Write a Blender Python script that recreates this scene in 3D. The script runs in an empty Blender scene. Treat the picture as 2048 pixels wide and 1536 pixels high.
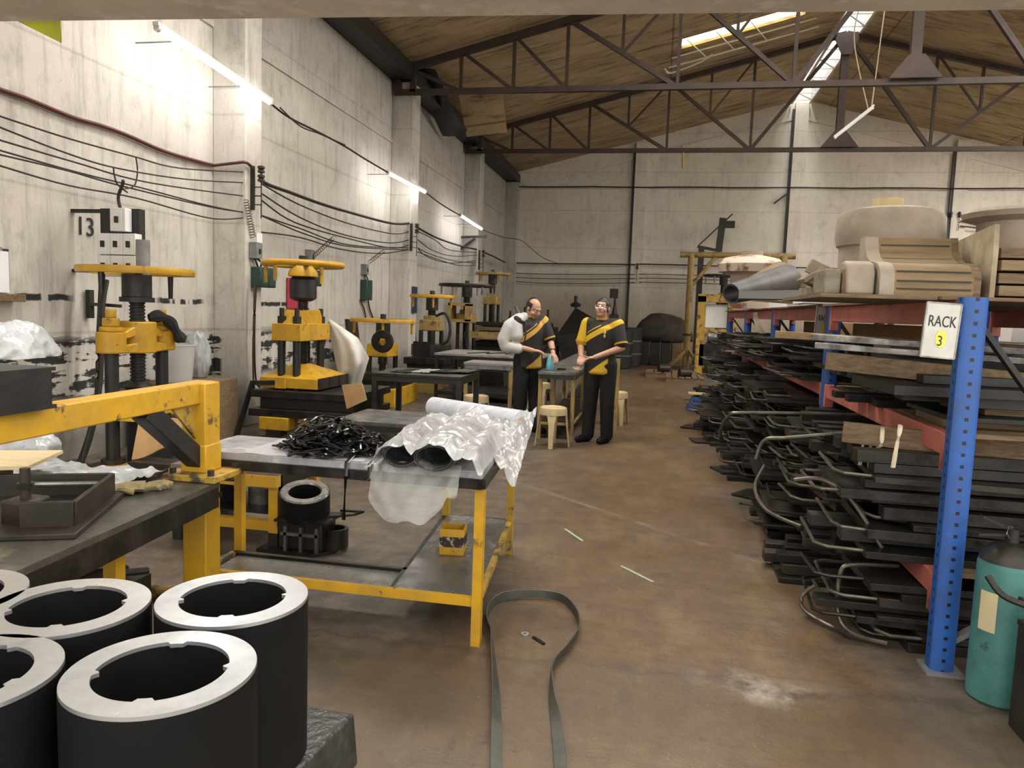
import bpy, bmesh, math, random
from mathutils import Vector as V, Matrix, Euler, noise
random.seed(7)
sc = bpy.context.scene
col = sc.collection
R_ = math.radians
PI = math.pi
# ---------------------------------------------------------------- camera
F = 1505.0
def _n(a): return V(a).normalized()
cy = _n((1316-1024, 768-631, -F))
cx = -_n((-7030-1024, 768-338, -F)); cx = (cx - cy*cx.dot(cy)).normalized()
cz = cx.cross(cy)
CAM = V((0, 0, 1.5))
RW = Matrix((cx, cy, cz))                       # camera axes -> world
cd = bpy.data.cameras.new('camera'); cam = bpy.data.objects.new('camera', cd); col.objects.link(cam)
cam.matrix_world = Matrix.Translation(CAM) @ RW.to_4x4()
cd.sensor_width = 36; cd.lens = F/2048*36; cd.clip_start = .05; cd.clip_end = 200
sc.camera = cam
def at(u, v, x=None, y=None, z=None):
    d = RW @ V((u-1024, 768-v, -F))
    t = (x-CAM.x)/d.x if x is not None else (y-CAM.y)/d.y if y is not None else (z-CAM.z)/d.z
    return CAM + d*t
# ---------------------------------------------------------------- light
w = bpy.data.worlds.new('World'); sc.world = w; w.use_nodes = True
bg = w.node_tree.nodes['Background']; bg.inputs[0].default_value = (1, .95, .86, 1); bg.inputs[1].default_value = 1.5
sc.view_settings.view_transform = 'Standard'; sc.view_settings.look = 'None'
sc.view_settings.exposure = 0.85; sc.view_settings.gamma = 1
LAMP = 22.0; FILL = 20.0
try:
    sc.cycles.use_denoising = True; sc.cycles.max_bounces = 8; sc.cycles.transparent_max_bounces = 8
    sc.cycles.sample_clamp_indirect = 6
except Exception: pass
# ---------------------------------------------------------------- materials
def mat(name, c, rough=.6, metal=0, c2=None, s=6, lo=.4, hi=.65, bump=0, bs=None, c3=None, s3=2.5, lo3=.52, hi3=.62,
        stretch=(1,1,1), rvar=0, alpha=1, trans=0, emit=None, es=0, sss=0, spec=.5, det=6):
    m = bpy.data.materials.new(name); m.use_nodes = True
    N = m.node_tree.nodes; L = m.node_tree.links; b = N['Principled BSDF']
    b.inputs['Roughness'].default_value = rough; b.inputs['Metallic'].default_value = metal
    b.inputs['Specular IOR Level'].default_value = spec
    if alpha < 1: b.inputs['Alpha'].default_value = alpha
    if trans: b.inputs['Transmission Weight'].default_value = trans
    if emit: b.inputs['Emission Color'].default_value = (*emit, 1); b.inputs['Emission Strength'].default_value = es
    b.inputs['Base Color'].default_value = (*c, 1)
    if c2 or bump or c3:
        tc = N.new('ShaderNodeTexCoord'); mp = N.new('ShaderNodeMapping'); mp.inputs['Scale'].default_value = stretch
        L.new(tc.outputs['Object'], mp.inputs[0])
        nz = N.new('ShaderNodeTexNoise'); nz.inputs['Scale'].default_value = s; nz.inputs['Detail'].default_value = det; nz.inputs['Roughness'].default_value = .65
        L.new(mp.outputs[0], nz.inputs['Vector'])
        out = None
        if c2:
            out = mixc(N, L, ramp(N, L, nz.outputs['Fac'], lo, hi), c, c2)
        if c3:
            n3 = N.new('ShaderNodeTexNoise'); n3.inputs['Scale'].default_value = s3; n3.inputs['Detail'].default_value = 8; n3.inputs['Roughness'].default_value = .7
            L.new(mp.outputs[0], n3.inputs['Vector'])
            out = mixc(N, L, ramp(N, L, n3.outputs['Fac'], lo3, hi3), out or c, c3)
        if out: L.new(out, b.inputs['Base Color'])
        if rvar:
            mr = N.new('ShaderNodeMapRange'); mr.inputs[3].default_value = rough-rvar; mr.inputs[4].default_value = rough+rvar
            mr.inputs[1].default_value = .35; mr.inputs[2].default_value = .65
            L.new(nz.outputs['Fac'], mr.inputs[0]); L.new(mr.outputs[0], b.inputs['Roughness'])
        if bump:
            bp = N.new('ShaderNodeBump'); bp.inputs['Strength'].default_value = bump; bp.inputs['Distance'].default_value = .01
            n2 = N.new('ShaderNodeTexNoise'); n2.inputs['Scale'].default_value = bs or s*4; n2.inputs['Detail'].default_value = 5
            L.new(mp.outputs[0], n2.inputs['Vector']); L.new(n2.outputs['Fac'], bp.inputs['Height']); L.new(bp.outputs[0], b.inputs['Normal'])
    return m
def ramp(N, L, sock, lo, hi):
    r = N.new('ShaderNodeMapRange'); r.inputs[1].default_value = lo; r.inputs[2].default_value = hi
    L.new(sock, r.inputs[0]); return r.outputs[0]
def mixc(N, L, fac, a, b_):
    m = N.new('ShaderNodeMix'); m.data_type = 'RGBA'
    if hasattr(fac, 'is_linked'): L.new(fac, m.inputs[0])
    else: m.inputs[0].default_value = fac
    for i, c in ((6, a), (7, b_)):
        if hasattr(c, 'is_linked'): L.new(c, m.inputs[i])
        else: m.inputs[i].default_value = (*c, 1)
    return m.outputs[2]
def math_(N, L, op, a, b=None, c=None):
    m = N.new('ShaderNodeMath'); m.operation = op
    for i, x in enumerate((a, b, c)):
        if x is None: continue
        if hasattr(x, 'is_linked'): L.new(x, m.inputs[i])
        else: m.inputs[i].default_value = x
    return m.outputs[0]
# ---------------------------------------------------------------- mesh builder
def frame(p, q, up=V((0,0,1))):
    d = (V(q)-V(p)); l = d.length; zd = d.normalized()
    if abs(zd.dot(up)) > .98: up = V((0,1,0))
    xd = up.cross(zd).normalized(); yd = zd.cross(xd)
    return Matrix((xd, yd, zd)).transposed().to_4x4(), l
def rot(rx=0, ry=0, rz=0): return Euler((R_(rx), R_(ry), R_(rz))).to_matrix().to_4x4()
def root_loc(p):
    l = V((0,0,0))
    while p is not None: l += p.location; p = p.parent
    return l
class MB:
    def __init__(s): s.bm = bmesh.new()
    def raw(s, vs, fs, M=None):
        a = [s.bm.verts.new(M @ V(v) if M else V(v)) for v in vs]
        for f in fs:
            try: s.bm.faces.new([a[i] for i in f])
            except ValueError: pass
        return s
    def box(s, c, d, M=None):
        x, y, z = d[0]/2, d[1]/2, d[2]/2
        vs = [(i*x, j*y, k*z) for i in (-1,1) for j in (-1,1) for k in (-1,1)]
        T = Matrix.Translation(V(c)) @ (M if M else Matrix())
        return s.raw(vs, [(0,1,3,2),(4,6,7,5),(0,4,5,1),(2,3,7,6),(0,2,6,4),(1,5,7,3)], T)
    def bb(s, a, b):
        a, b = V(a), V(b); return s.box((a+b)/2, [abs(t) for t in (b-a)])
    def beam(s, p, q, w_, h=None, up=V((0,0,1))):
        M, l = frame(p, q, up); h = h or w_
        return s.box((V(p)+V(q))/2, (w_, h, l), M)
    def cyl(s, p, q, r, r2=None, n=16, caps=True):
        M, l = frame(p, q); M = Matrix.Translation(V(p)) @ M; r2 = r if r2 is None else r2
        vs = [(r*math.cos(2*PI*i/n), r*math.sin(2*PI*i/n), 0) for i in range(n)] + [(r2*math.cos(2*PI*i/n), r2*math.sin(2*PI*i/n), l) for i in range(n)]
        fs = [(i, (i+1)%n, n+(i+1)%n, n+i) for i in range(n)]
        if caps: fs += [tuple(range(n-1, -1, -1)), tuple(range(n, 2*n))]
        return s.raw(vs, fs, M)
    def tube(s, pts, r, n=8, closed=False, flat=None):
        pts = [V(p) for p in pts]; k = len(pts); rings = []
        up = V((0,0,1))
        for i, p in enumerate(pts):
            a = pts[i-1] if (i > 0 or closed) else p; b = pts[(i+1) % k] if (i < k-1 or closed) else p
            t = (b-a).normalized() if (b-a).length > 1e-9 else V((0,0,1))
            u = up - t*up.dot(t)
            if u.length < .05: u = V((0,1,0)) - t*t.y
            u.normalize(); s_ = t.cross(u)
            rr = r(i/(k-1)) if callable(r) else r
            fa, fb = flat or (1, 1)
            rings.append([s.bm.verts.new(p + s_*math.cos(2*PI*j/n)*rr*fa + u*math.sin(2*PI*j/n)*rr*fb) for j in range(n)])
        for i in range(k if closed else k-1):
            A, B = rings[i], rings[(i+1) % k]
            for j in range(n): s.bm.faces.new((A[j], A[(j+1)%n], B[(j+1)%n], B[j]))
        if not closed:
            s.bm.faces.new(rings[0][::-1]); s.bm.faces.new(rings[-1])
        return s
    def lathe(s, prof, c=(0,0,0), n=32, M=None, closed=False, sy=1):
        T = Matrix.Translation(V(c)) @ (M if M else Matrix()); k = len(prof)
        vs = [(r*math.cos(2*PI*j/n), sy*r*math.sin(2*PI*j/n), z) for r, z in prof for j in range(n)]
        fs = [(i*n+j, i*n+(j+1)%n, ((i+1)%k)*n+(j+1)%n, ((i+1)%k)*n+j) for i in range(k if closed else k-1) for j in range(n)]
        if not closed: fs += [tuple(range(n-1, -1, -1)), tuple(range((k-1)*n, k*n))]
        return s.raw(vs, fs, T)
    def prism(s, poly, t, M=None):
        n = len(poly); vs = [(a, b, 0) for a, b in poly] + [(a, b, t) for a, b in poly]
        return s.raw(vs, [tuple(range(n-1, -1, -1)), tuple(range(n, 2*n))] + [(i, (i+1)%n, n+(i+1)%n, n+i) for i in range(n)], M)
    def grid(s, f, nu, nv):
        vs = [f(i/nu, j/nv) for i in range(nu+1) for j in range(nv+1)]
        return s.raw(vs, [(i*(nv+1)+j, (i+1)*(nv+1)+j, (i+1)*(nv+1)+j+1, i*(nv+1)+j+1) for i in range(nu) for j in range(nv)])
    def ball(s, c, r, n=12, M=None):
        r = r if hasattr(r, '__len__') else (r, r, r)
        prof = [(max(1e-4, math.sin(PI*i/n)), -math.cos(PI*i/n)) for i in range(n+1)]
        S = Matrix.Diagonal((*r, 1)); return s.lathe(prof, c, n*2, (M if M else Matrix()) @ S)
    def build(s, name, m, parent=None, bevel=0, ang=38, solid=0, world=True, fix=True):
        bm = s.bm
        bmesh.ops.remove_doubles(bm, verts=bm.verts, dist=1e-5)
        if fix: bmesh.ops.recalc_face_normals(bm, faces=bm.faces)
        for f in bm.faces: f.smooth = True
        for e in bm.edges:
            if len(e.link_faces) != 2 or e.calc_face_angle(0) > R_(ang): e.smooth = False
        me = bpy.data.meshes.new(name); bm.to_mesh(me); bm.free()
        if parent is not None and world: me.transform(Matrix.Translation(-root_loc(parent)))
        for mm in (m if isinstance(m, (list, tuple)) else [m]): me.materials.append(mm)
        o = bpy.data.objects.new(name, me); col.objects.link(o)
        if parent is not None: o.parent = parent
        if solid: md = o.modifiers.new('s', 'SOLIDIFY'); md.thickness = solid; md.offset = 0
        if bevel: md = o.modifiers.new('b', 'BEVEL'); md.width = bevel; md.segments = 2; md.limit_method = 'ANGLE'
        return o
def tag(o, label=None, cat=None, group=None, kind=None):
    if label: o['label'] = label
    if cat: o['category'] = cat
    if group: o['group'] = group
    if kind: o['kind'] = kind
    return o
def thing(name, loc, label, cat, group=None):
    o = bpy.data.objects.new(name, None); col.objects.link(o); o.location = V(loc); o.empty_display_size = .1
    return tag(o, label, cat, group)
def struct(o): o['kind'] = 'structure'; return o
def spline(pts, k=8, closed=False):
    pts = [V(p) for p in pts]; n = len(pts); out = []
    for i in range(n if closed else n-1):
        g = (lambda j: pts[j % n]) if closed else (lambda j: pts[max(0, min(n-1, j))])
        a, b, c, d = g(i-1), g(i), g(i+1), g(i+2)
        for j in range(k):
            t = j/k
            out.append(.5*((2*b) + (c-a)*t + (2*a-5*b+4*c-d)*t*t + (3*b-a-3*c+d)*t**3))
    if not closed: out.append(pts[-1])
    return out
def text_mesh(body, size, M, name, m, parent=None, ext=.002):
    c = bpy.data.curves.new('t', 'FONT'); c.body = body; c.size = size; c.extrude = ext; c.align_x = 'CENTER'; c.align_y = 'CENTER'
    o = bpy.data.objects.new('t', c); col.objects.link(o)
    dg = bpy.context.evaluated_depsgraph_get(); me = bpy.data.meshes.new_from_object(o.evaluated_get(dg))
    bpy.data.objects.remove(o); bpy.data.curves.remove(c)
    me.transform(M)
    if parent is not None: me.transform(Matrix.Translation(-root_loc(parent)))
    me.materials.clear(); me.materials.append(m); me.name = name
    o = bpy.data.objects.new(name, me); col.objects.link(o)
    if parent is not None: o.parent = parent
    return o
def wob(p, s=1., a=1.):
    return noise.noise(V(p)*s)*a
YEL = (.56, .31, .014)
Mt = {}
Mt['yellow'] = mat('yellow paint', YEL, .45, c2=(.42,.24,.02), s=5, c3=(.10,.06,.03), s3=9, lo3=.6, hi3=.66, bump=.15, rvar=.1)
Mt['yellow_worn'] = mat('worn yellow paint', (.45,.28,.03), .5, c2=(.30,.19,.05), s=7, c3=(.06,.045,.03), s3=7, lo3=.53, hi3=.6, bump=.2)
Mt['ochre'] = mat('ochre paint', (.33,.22,.06), .5, c2=(.22,.15,.06), s=8, c3=(.08,.05,.03), s3=8, lo3=.56, hi3=.64)
Mt['black'] = mat('black painted steel', (.008,.0075,.0075), .5, c2=(.018,.017,.016), s=9, bump=.1)
Mt['dark'] = mat('dark oily steel', (.014,.0125,.011), .38, .4, c2=(.035,.03,.025), s=8, bump=.15, rvar=.1)
Mt['steel'] = mat('worn steel', (.30,.29,.28), .35, .8, c2=(.14,.13,.12), s=9, rvar=.12)
Mt['bright'] = mat('machined aluminium', (.74,.76,.80), .34, .85, c2=(.5,.52,.55), s=5, rvar=.1)
Mt['rubber'] = mat('black rubber', (.005,.005,.0055), .6, c2=(.008,.008,.008), s=4, spec=.18)
Mt['brownsteel'] = mat('brown rusty steel', (.036,.026,.02), .48, .25, c2=(.018,.014,.012), s=6, bump=.1)
Mt['truss'] = mat('rust primer steel', (.045,.025,.018), .6, .1, c2=(.02,.014,.012), s=3)
Mt['wood'] = mat('raw wood', (.42,.30,.17), .7, c2=(.28,.19,.10), s=5, stretch=(1,8,8), bump=.1)
Mt['oldwood'] = mat('old brown wood', (.20,.135,.075), .75, c2=(.10,.066,.038), s=6, stretch=(1,9,9), bump=.2)
Mt['ply'] = mat('plywood', (.62,.50,.30), .65, c2=(.50,.38,.20), s=4, stretch=(1,6,1))
Mt['card'] = mat('cardboard', (.52,.32,.15), .8, c2=(.44,.26,.11), s=6)
Mt['white'] = mat('white plastic', (.72,.73,.74), .4)
Mt['grey'] = mat('grey paint', (.22,.23,.24), .5, c2=(.15,.15,.16), s=8)
Mt['green'] = mat('dark green enamel', (.015,.05,.042), .4)
Mt['bluefold'] = mat('navy folder', (.02,.035,.09), .5)
Mt['red'] = mat('crimson card', (.42,.03,.06), .5)
Mt['copper'] = mat('cable', (.02,.017,.015), .6)
Mt['redcable'] = mat('red brown conduit', (.085,.02,.016), .6)
Mt['bag'] = mat('white plastic bag', (.40,.41,.43), .28, c2=(.29,.30,.32), s=7, bump=.9, bs=16)
Mt['paper'] = mat('paper', (.75,.76,.78), .8)
Mt['skin'] = mat('skin', (.50,.30,.21), .5, c2=(.44,.25,.17), s=20)
Mt['hair'] = mat('black hair', (.012,.010,.009), .55)
Mt['trouser'] = mat('black trousers', (.005,.005,.007), .85, c2=(.009,.009,.012), s=14, bump=.2)
Mt['stool'] = mat('cream plastic', (.58,.46,.27), .4, c2=(.46,.35,.19), s=6)
Mt['blue'] = mat('blue rack paint', (.02,.085,.33), .45, c2=(.03,.07,.2), s=6, c3=(.05,.05,.05), s3=6, lo3=.58, hi3=.66)
Mt['redbeam'] = mat('faded red paint', (.50,.155,.12), .5, c2=(.38,.11,.085), s=5, c3=(.15,.06,.045), s3=5, lo3=.6, hi3=.68)
Mt['plaster'] = mat('plaster pattern', (.36,.31,.25), .75, c2=(.24,.20,.15), s=4, c3=(.22,.13,.075), s3=3, lo3=.55, hi3=.66, bump=.1)
# ---------------------------------------------------------------- surfaces of the hall
def newmat(name):
    m = bpy.data.materials.new(name); m.use_nodes = True
    return m, m.node_tree.nodes, m.node_tree.links, m.node_tree.nodes['Principled BSDF']
def nz_(N, L, vec, s, d=6, r=.6):
    n = N.new('ShaderNodeTexNoise'); n.inputs['Scale'].default_value = s; n.inputs['Detail'].default_value = d; n.inputs['Roughness'].default_value = r
    L.new(vec, n.inputs['Vector']); return n.outputs['Fac']
def mp_(N, L, vec, sc_=(1,1,1), loc=(0,0,0)):
    m = N.new('ShaderNodeMapping'); m.inputs['Scale'].default_value = sc_; m.inputs['Location'].default_value = loc
    L.new(vec, m.inputs[0]); return m.outputs[0]
def coords(N, L):
    tc = N.new('ShaderNodeTexCoord'); sp = N.new('ShaderNodeSeparateXYZ'); L.new(tc.outputs['Object'], sp.inputs[0])
    return tc.outputs['Object'], sp.outputs
def band(N, L, s, a, b, e=.05):        # 1 between a and b with soft edge e
    return math_(N, L, 'MULTIPLY', ramp(N, L, s, a-e, a+e), ramp(N, L, s, b+e, b-e))
def bump_(N, L, b, h, st, dist=.01):
    bp = N.new('ShaderNodeBump'); bp.inputs['Strength'].default_value = st; bp.inputs['Distance'].default_value = dist
    L.new(h, bp.inputs['Height']); L.new(bp.outputs[0], b.inputs['Normal'])
def floor_mat():
    m, N, L, b = newmat('stained concrete floor'); o, X = coords(N, L)
    n1 = nz_(N, L, o, .9, 8, .65); n2 = nz_(N, L, o, 5, 8, .7); n3 = nz_(N, L, mp_(N, L, o, (1,.35,1)), 2.2, 8, .7); n4 = nz_(N, L, o, 28, 4, .7)
    c = mixc(N, L, ramp(N, L, n2, .35, .68), (.15,.086,.038), (.085,.049,.024))
    n7 = nz_(N, L, mp_(N, L, o, (.45,2.6,1), (7,1,0)), 5, 8, .75)
    c = mixc(N, L, ramp(N, L, n3, .5, .64), c, (.18,.118,.056))
    c = mixc(N, L, math_(N, L, 'MULTIPLY', ramp(N, L, n7, .5, .66), .6), c, (.045,.031,.021))
    # grey worn cement to the left and along the edges of the aisle
    xx = math_(N, L, 'ADD', X[0], math_(N, L, 'MULTIPLY', math_(N, L, 'SUBTRACT', n1, .5), 2.2))
    g = math_(N, L, 'MAXIMUM', ramp(N, L, xx, -.35, -1.2), ramp(N, L, xx, .55, 1.0))
    c = mixc(N, L, math_(N, L, 'MULTIPLY', g, .75), c, mixc(N, L, ramp(N, L, n2, .4, .65), (.125,.107,.085), (.05,.043,.035)))
    yy = math_(N, L, 'ADD', X[1], math_(N, L, 'MULTIPLY', math_(N, L, 'SUBTRACT', n3, .5), .5))
    c = mixc(N, L, math_(N, L, 'MULTIPLY', ramp(N, L, yy, 3.25, 2.95), .55), c, (.085,.062,.037))
    # dark oil stains, skid marks, pale spots, yellow paint flecks
    c = mixc(N, L, math_(N, L, 'MULTIPLY', ramp(N, L, n1, .56, .70), .6), c, (.035,.03,.026))
    n5 = nz_(N, L, mp_(N, L, o, (3,.5,1), (4,2,0)), 3, 6, .75)
    c = mixc(N, L, math_(N, L, 'MULTIPLY', ramp(N, L, n5, .58, .68), .55), c, (.04,.032,.026))
    c = mixc(N, L, ramp(N, L, n4, .665, .71), c, (.025,.02,.017)); nA = nz_(N, L, mp_(N, L, o, (2.2,1,1), (2,8,0)), 9, 6, .75); c = mixc(N, L, math_(N, L, 'MULTIPLY', ramp(N, L, nA, .60, .68), .7), c, (.035,.027,.02)); c = mixc(N, L, math_(N, L, 'MULTIPLY', ramp(N, L, nA, .36, .30), .5), c, (.24,.18,.11))
    n6 = nz_(N, L, mp_(N, L, o, (1,1,1), (9,3,0)), 16, 5, .7)
    c = mixc(N, L, math_(N, L, 'MULTIPLY', ramp(N, L, n6, .68, .71), band(N, L, X[1], 1.5, 3, .3)), c, (.42,.27,.06))
    # seam and a pale smear at the near cross joint
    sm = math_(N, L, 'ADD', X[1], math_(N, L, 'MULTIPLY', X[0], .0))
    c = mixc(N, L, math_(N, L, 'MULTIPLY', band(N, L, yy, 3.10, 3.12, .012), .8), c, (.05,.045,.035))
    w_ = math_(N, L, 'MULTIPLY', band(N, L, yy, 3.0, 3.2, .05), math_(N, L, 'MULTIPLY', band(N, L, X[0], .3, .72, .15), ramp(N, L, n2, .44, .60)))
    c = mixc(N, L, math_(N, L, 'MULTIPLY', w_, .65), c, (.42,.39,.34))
    c = mixc(N, L, math_(N, L, 'MULTIPLY', band(N, L, yy, 1.93, 1.945, .01), .8), c, (.04,.035,.03))
    c = mixc(N, L, math_(N, L, 'MULTIPLY', math_(N, L, 'MULTIPLY', band(N, L, math_(N, L, 'ADD', X[1], math_(N, L, 'MULTIPLY', X[0], .9)), 5.35, 5.40, .03), ramp(N, L, n2, .45, .55)), .35), c, (.4,.36,.3))
    L.new(c, b.inputs['Base Color'])
    r = N.new('ShaderNodeMapRange'); r.inputs[1].default_value = .35; r.inputs[2].default_value = .66; r.inputs[3].default_value = .30; r.inputs[4].default_value = .72
    L.new(math_(N, L, 'ADD', math_(N, L, 'MULTIPLY', n1, .6), math_(N, L, 'MULTIPLY', n2, .4)), r.inputs[0]); L.new(r.outputs[0], b.inputs['Roughness'])
    bump_(N, L, b, math_(N, L, 'ADD', n4, math_(N, L, 'MULTIPLY', n2, 2.5)), .32, .006)
    return m
def wall_mat(name, base, base2, ax, left=False):
    m, N, L, b = newmat(name); o, X = coords(N, L); h = X[ax]; z = X[2]
    n1 = nz_(N, L, o, .8, 8, .6); n2 = nz_(N, L, o, 4, 8, .7); st = nz_(N, L, mp_(N, L, o, (3,3,.35)), 3, 6, .7); n4 = nz_(N, L, o, 30, 4, .6)
    c = mixc(N, L, ramp(N, L, n1, .35, .65), base, base2)
    c = mixc(N, L, math_(N, L, 'MULTIPLY', ramp(N, L, st, .50, .68), .6 if left else .25), c, tuple(t*.45 for t in base))
    c = mixc(N, L, math_(N, L, 'MULTIPLY', ramp(N, L, n2, .54, .70), .5), c, tuple(t*.5 for t in base))
    c = mixc(N, L, ramp(N, L, n4, .70, .74), c, (.05,.045,.04)); n8 = nz_(N, L, mp_(N, L, o, (2,2,.8), (5,5,5)), 2.2, 10, .8); c = mixc(N, L, math_(N, L, 'MULTIPLY', band(N, L, n8, .495, .505, .006), .28 if left else .06), c, tuple(t*.3 for t in base))
    sm = math_(N, L, 'PINGPONG', math_(N, L, 'ADD', z, .08), .62)          # formwork joints
    c = mixc(N, L, math_(N, L, 'MULTIPLY', ramp(N, L, sm, .022, .0), .30), c, (.1,.09,.08))
    if left:
        # darker towards the eave and down the far end
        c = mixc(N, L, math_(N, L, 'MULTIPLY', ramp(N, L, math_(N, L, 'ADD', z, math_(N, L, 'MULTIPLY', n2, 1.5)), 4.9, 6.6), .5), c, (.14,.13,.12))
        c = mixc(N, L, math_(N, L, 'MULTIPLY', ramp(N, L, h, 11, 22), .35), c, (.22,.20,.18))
        # black brush strokes over old lettering, low on the wall between the presses
        ns = nz_(N, L, mp_(N, L, o, (1,.75,5)), 2.4, 6, .6); ns2 = nz_(N, L, mp_(N, L, o, (1,3,1.5), (3,1,5)), 2.2, 5, .6)
        sk = math_(N, L, 'MULTIPLY', ramp(N, L, math_(N, L, 'ADD', ns, math_(N, L, 'MULTIPLY', ns2, .45)), .715, .755), band(N, L, z, .55, 1.12, .05))
        sk = math_(N, L, 'MULTIPLY', sk, band(N, L, h, 3.2, 12.5, .3))
        s2 = math_(N, L, 'MULTIPLY', band(N, L, math_(N, L, 'ADD', z, math_(N, L, 'MULTIPLY', ns2, .05)), 1.47, 1.525, .006), ramp(N, L, nz_(N, L, mp_(N, L, o, (1,1,.2)), 4.5, 2, .5), .46, .5))
        s2 = math_(N, L, 'MULTIPLY', s2, math_(N, L, 'MAXIMUM', math_(N, L, 'MAXIMUM', band(N, L, h, 4.6, 5.95, .05), band(N, L, h, 7.15, 7.95, .05)), band(N, L, h, 9.2, 10.2, .05)))
        sk = math_(N, L, 'MAXIMUM', sk, s2)
        sk = math_(N, L, 'MULTIPLY', sk, ramp(N, L, X[0], -5.08, -5.12))
        c = mixc(N, L, sk, c, (.018,.018,.018))
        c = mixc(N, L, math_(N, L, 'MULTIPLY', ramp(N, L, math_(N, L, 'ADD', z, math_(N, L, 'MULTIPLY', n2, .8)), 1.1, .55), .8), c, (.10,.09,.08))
        # grime halo along the conduit at three metres
        c = mixc(N, L, math_(N, L, 'MULTIPLY', math_(N, L, 'MULTIPLY', band(N, L, z, 2.75, 3.08, .12), ramp(N, L, n2, .4, .6)), .35), c, (.2,.17,.15))
    else:
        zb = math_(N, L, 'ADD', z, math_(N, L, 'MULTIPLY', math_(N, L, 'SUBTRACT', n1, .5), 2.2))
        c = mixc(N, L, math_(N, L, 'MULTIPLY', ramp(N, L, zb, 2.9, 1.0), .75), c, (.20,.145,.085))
    L.new(c, b.inputs['Base Color']); b.inputs['Roughness'].default_value = .8
    bump_(N, L, b, math_(N, L, 'ADD', math_(N, L, 'MULTIPLY', n2, 2), n4), .25, .01)
    return m
def roof_mat():
    m, N, L, b = newmat('stained insulation board'); o, X = coords(N, L)
    n1 = nz_(N, L, mp_(N, L, o, (.5,1,1)), 1.6, 8, .7); n2 = nz_(N, L, mp_(N, L, o, (.35,2.2,1)), 2.4, 8, .75); n3 = nz_(N, L, o, 7, 6, .7)
    c = mixc(N, L, ramp(N, L, n1, .35, .65), (.46,.35,.20), (.31,.225,.125))
    c = mixc(N, L, math_(N, L, 'MULTIPLY', ramp(N, L, n2, .50, .64), .85), c, (.085,.052,.028))
    c = mixc(N, L, math_(N, L, 'MULTIPLY', ramp(N, L, n3, .6, .72), .5), c, (.06,.035,.02))
    sy = math_(N, L, 'PINGPONG', X[1], 1.22); sx = math_(N, L, 'PINGPONG', X[0], 2.44)
    sj = math_(N, L, 'MAXIMUM', ramp(N, L, sy, .03, .0), ramp(N, L, sx, .03, .0))
    c = mixc(N, L, math_(N, L, 'MULTIPLY', sj, .75), c, (.04,.025,.015))
    L.new(c, b.inputs['Base Color']); b.inputs['Roughness'].default_value = .85
    bump_(N, L, b, math_(N, L, 'ADD', n2, n3), .3, .02)
    return m
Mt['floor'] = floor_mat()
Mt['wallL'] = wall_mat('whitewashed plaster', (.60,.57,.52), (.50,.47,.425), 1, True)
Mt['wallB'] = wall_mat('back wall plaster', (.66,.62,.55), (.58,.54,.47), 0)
Mt['roof'] = roof_mat()
Mt['concrete'] = mat('painted concrete beam', (.62,.55,.45), .7, c2=(.52,.45,.36), s=4, c3=(.70,.64,.56), s3=6, bump=.2)
# ---------------------------------------------------------------- the hall
XL, XR, YB, EAVE, RX, RZ = -5.2, 13.2, 25.4, 6.05, 4.0, 8.35
def roofz(x): return EAVE + (RZ-EAVE)*(x-XL)/(RX-XL) if x <= RX else EAVE + (RZ-EAVE)*(XR-x)/(XR-RX)
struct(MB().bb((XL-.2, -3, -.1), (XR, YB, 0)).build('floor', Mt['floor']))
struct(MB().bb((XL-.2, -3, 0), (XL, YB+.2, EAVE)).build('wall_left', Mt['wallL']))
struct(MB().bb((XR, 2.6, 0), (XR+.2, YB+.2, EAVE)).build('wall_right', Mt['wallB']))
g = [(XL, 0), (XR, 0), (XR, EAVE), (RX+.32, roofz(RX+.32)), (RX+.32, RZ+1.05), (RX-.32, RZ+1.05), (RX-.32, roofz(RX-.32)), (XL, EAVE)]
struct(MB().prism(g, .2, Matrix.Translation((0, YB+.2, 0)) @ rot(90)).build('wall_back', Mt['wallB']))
# front wall over the opening, with the lintel the photo looks under
LY = 2.9
p0, p1 = at(0, 45, y=LY), at(2048, 22, y=LY); sl = (p1.z-p0.z)/(p1.x-p0.x); lz = lambda x: p0.z+sl*(x-p0.x)
b = MB()
b.raw([(XL, LY, lz(XL)), (5.0, LY, lz(5.0)), (5.0, LY, lz(5)+.6), (XL, LY, lz(XL)+.6), (XL, LY-.3, lz(XL)), (5.0, LY-.3, lz(5.0)), (5.0, LY-.3, lz(5)+.6), (XL, LY-.3, lz(XL)+.6)],
      [(0,1,2,3), (4,5,6,7), (0,1,5,4), (2,3,7,6), (0,3,7,4), (1,2,6,5)])
struct(b.build('trim_lintel', Mt['concrete'], bevel=.012))
b = MB(); b.prism([(XL, lz(XL)+.6), (5.0, lz(5)+.6), (5.0, 0), (XR, 0), (XR, EAVE), (RX, RZ), (XL, EAVE)], .1, Matrix.Translation((0, LY-.1, 0)) @ rot(90))
struct(b.build('wall_front', Mt['wallB']))
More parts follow.
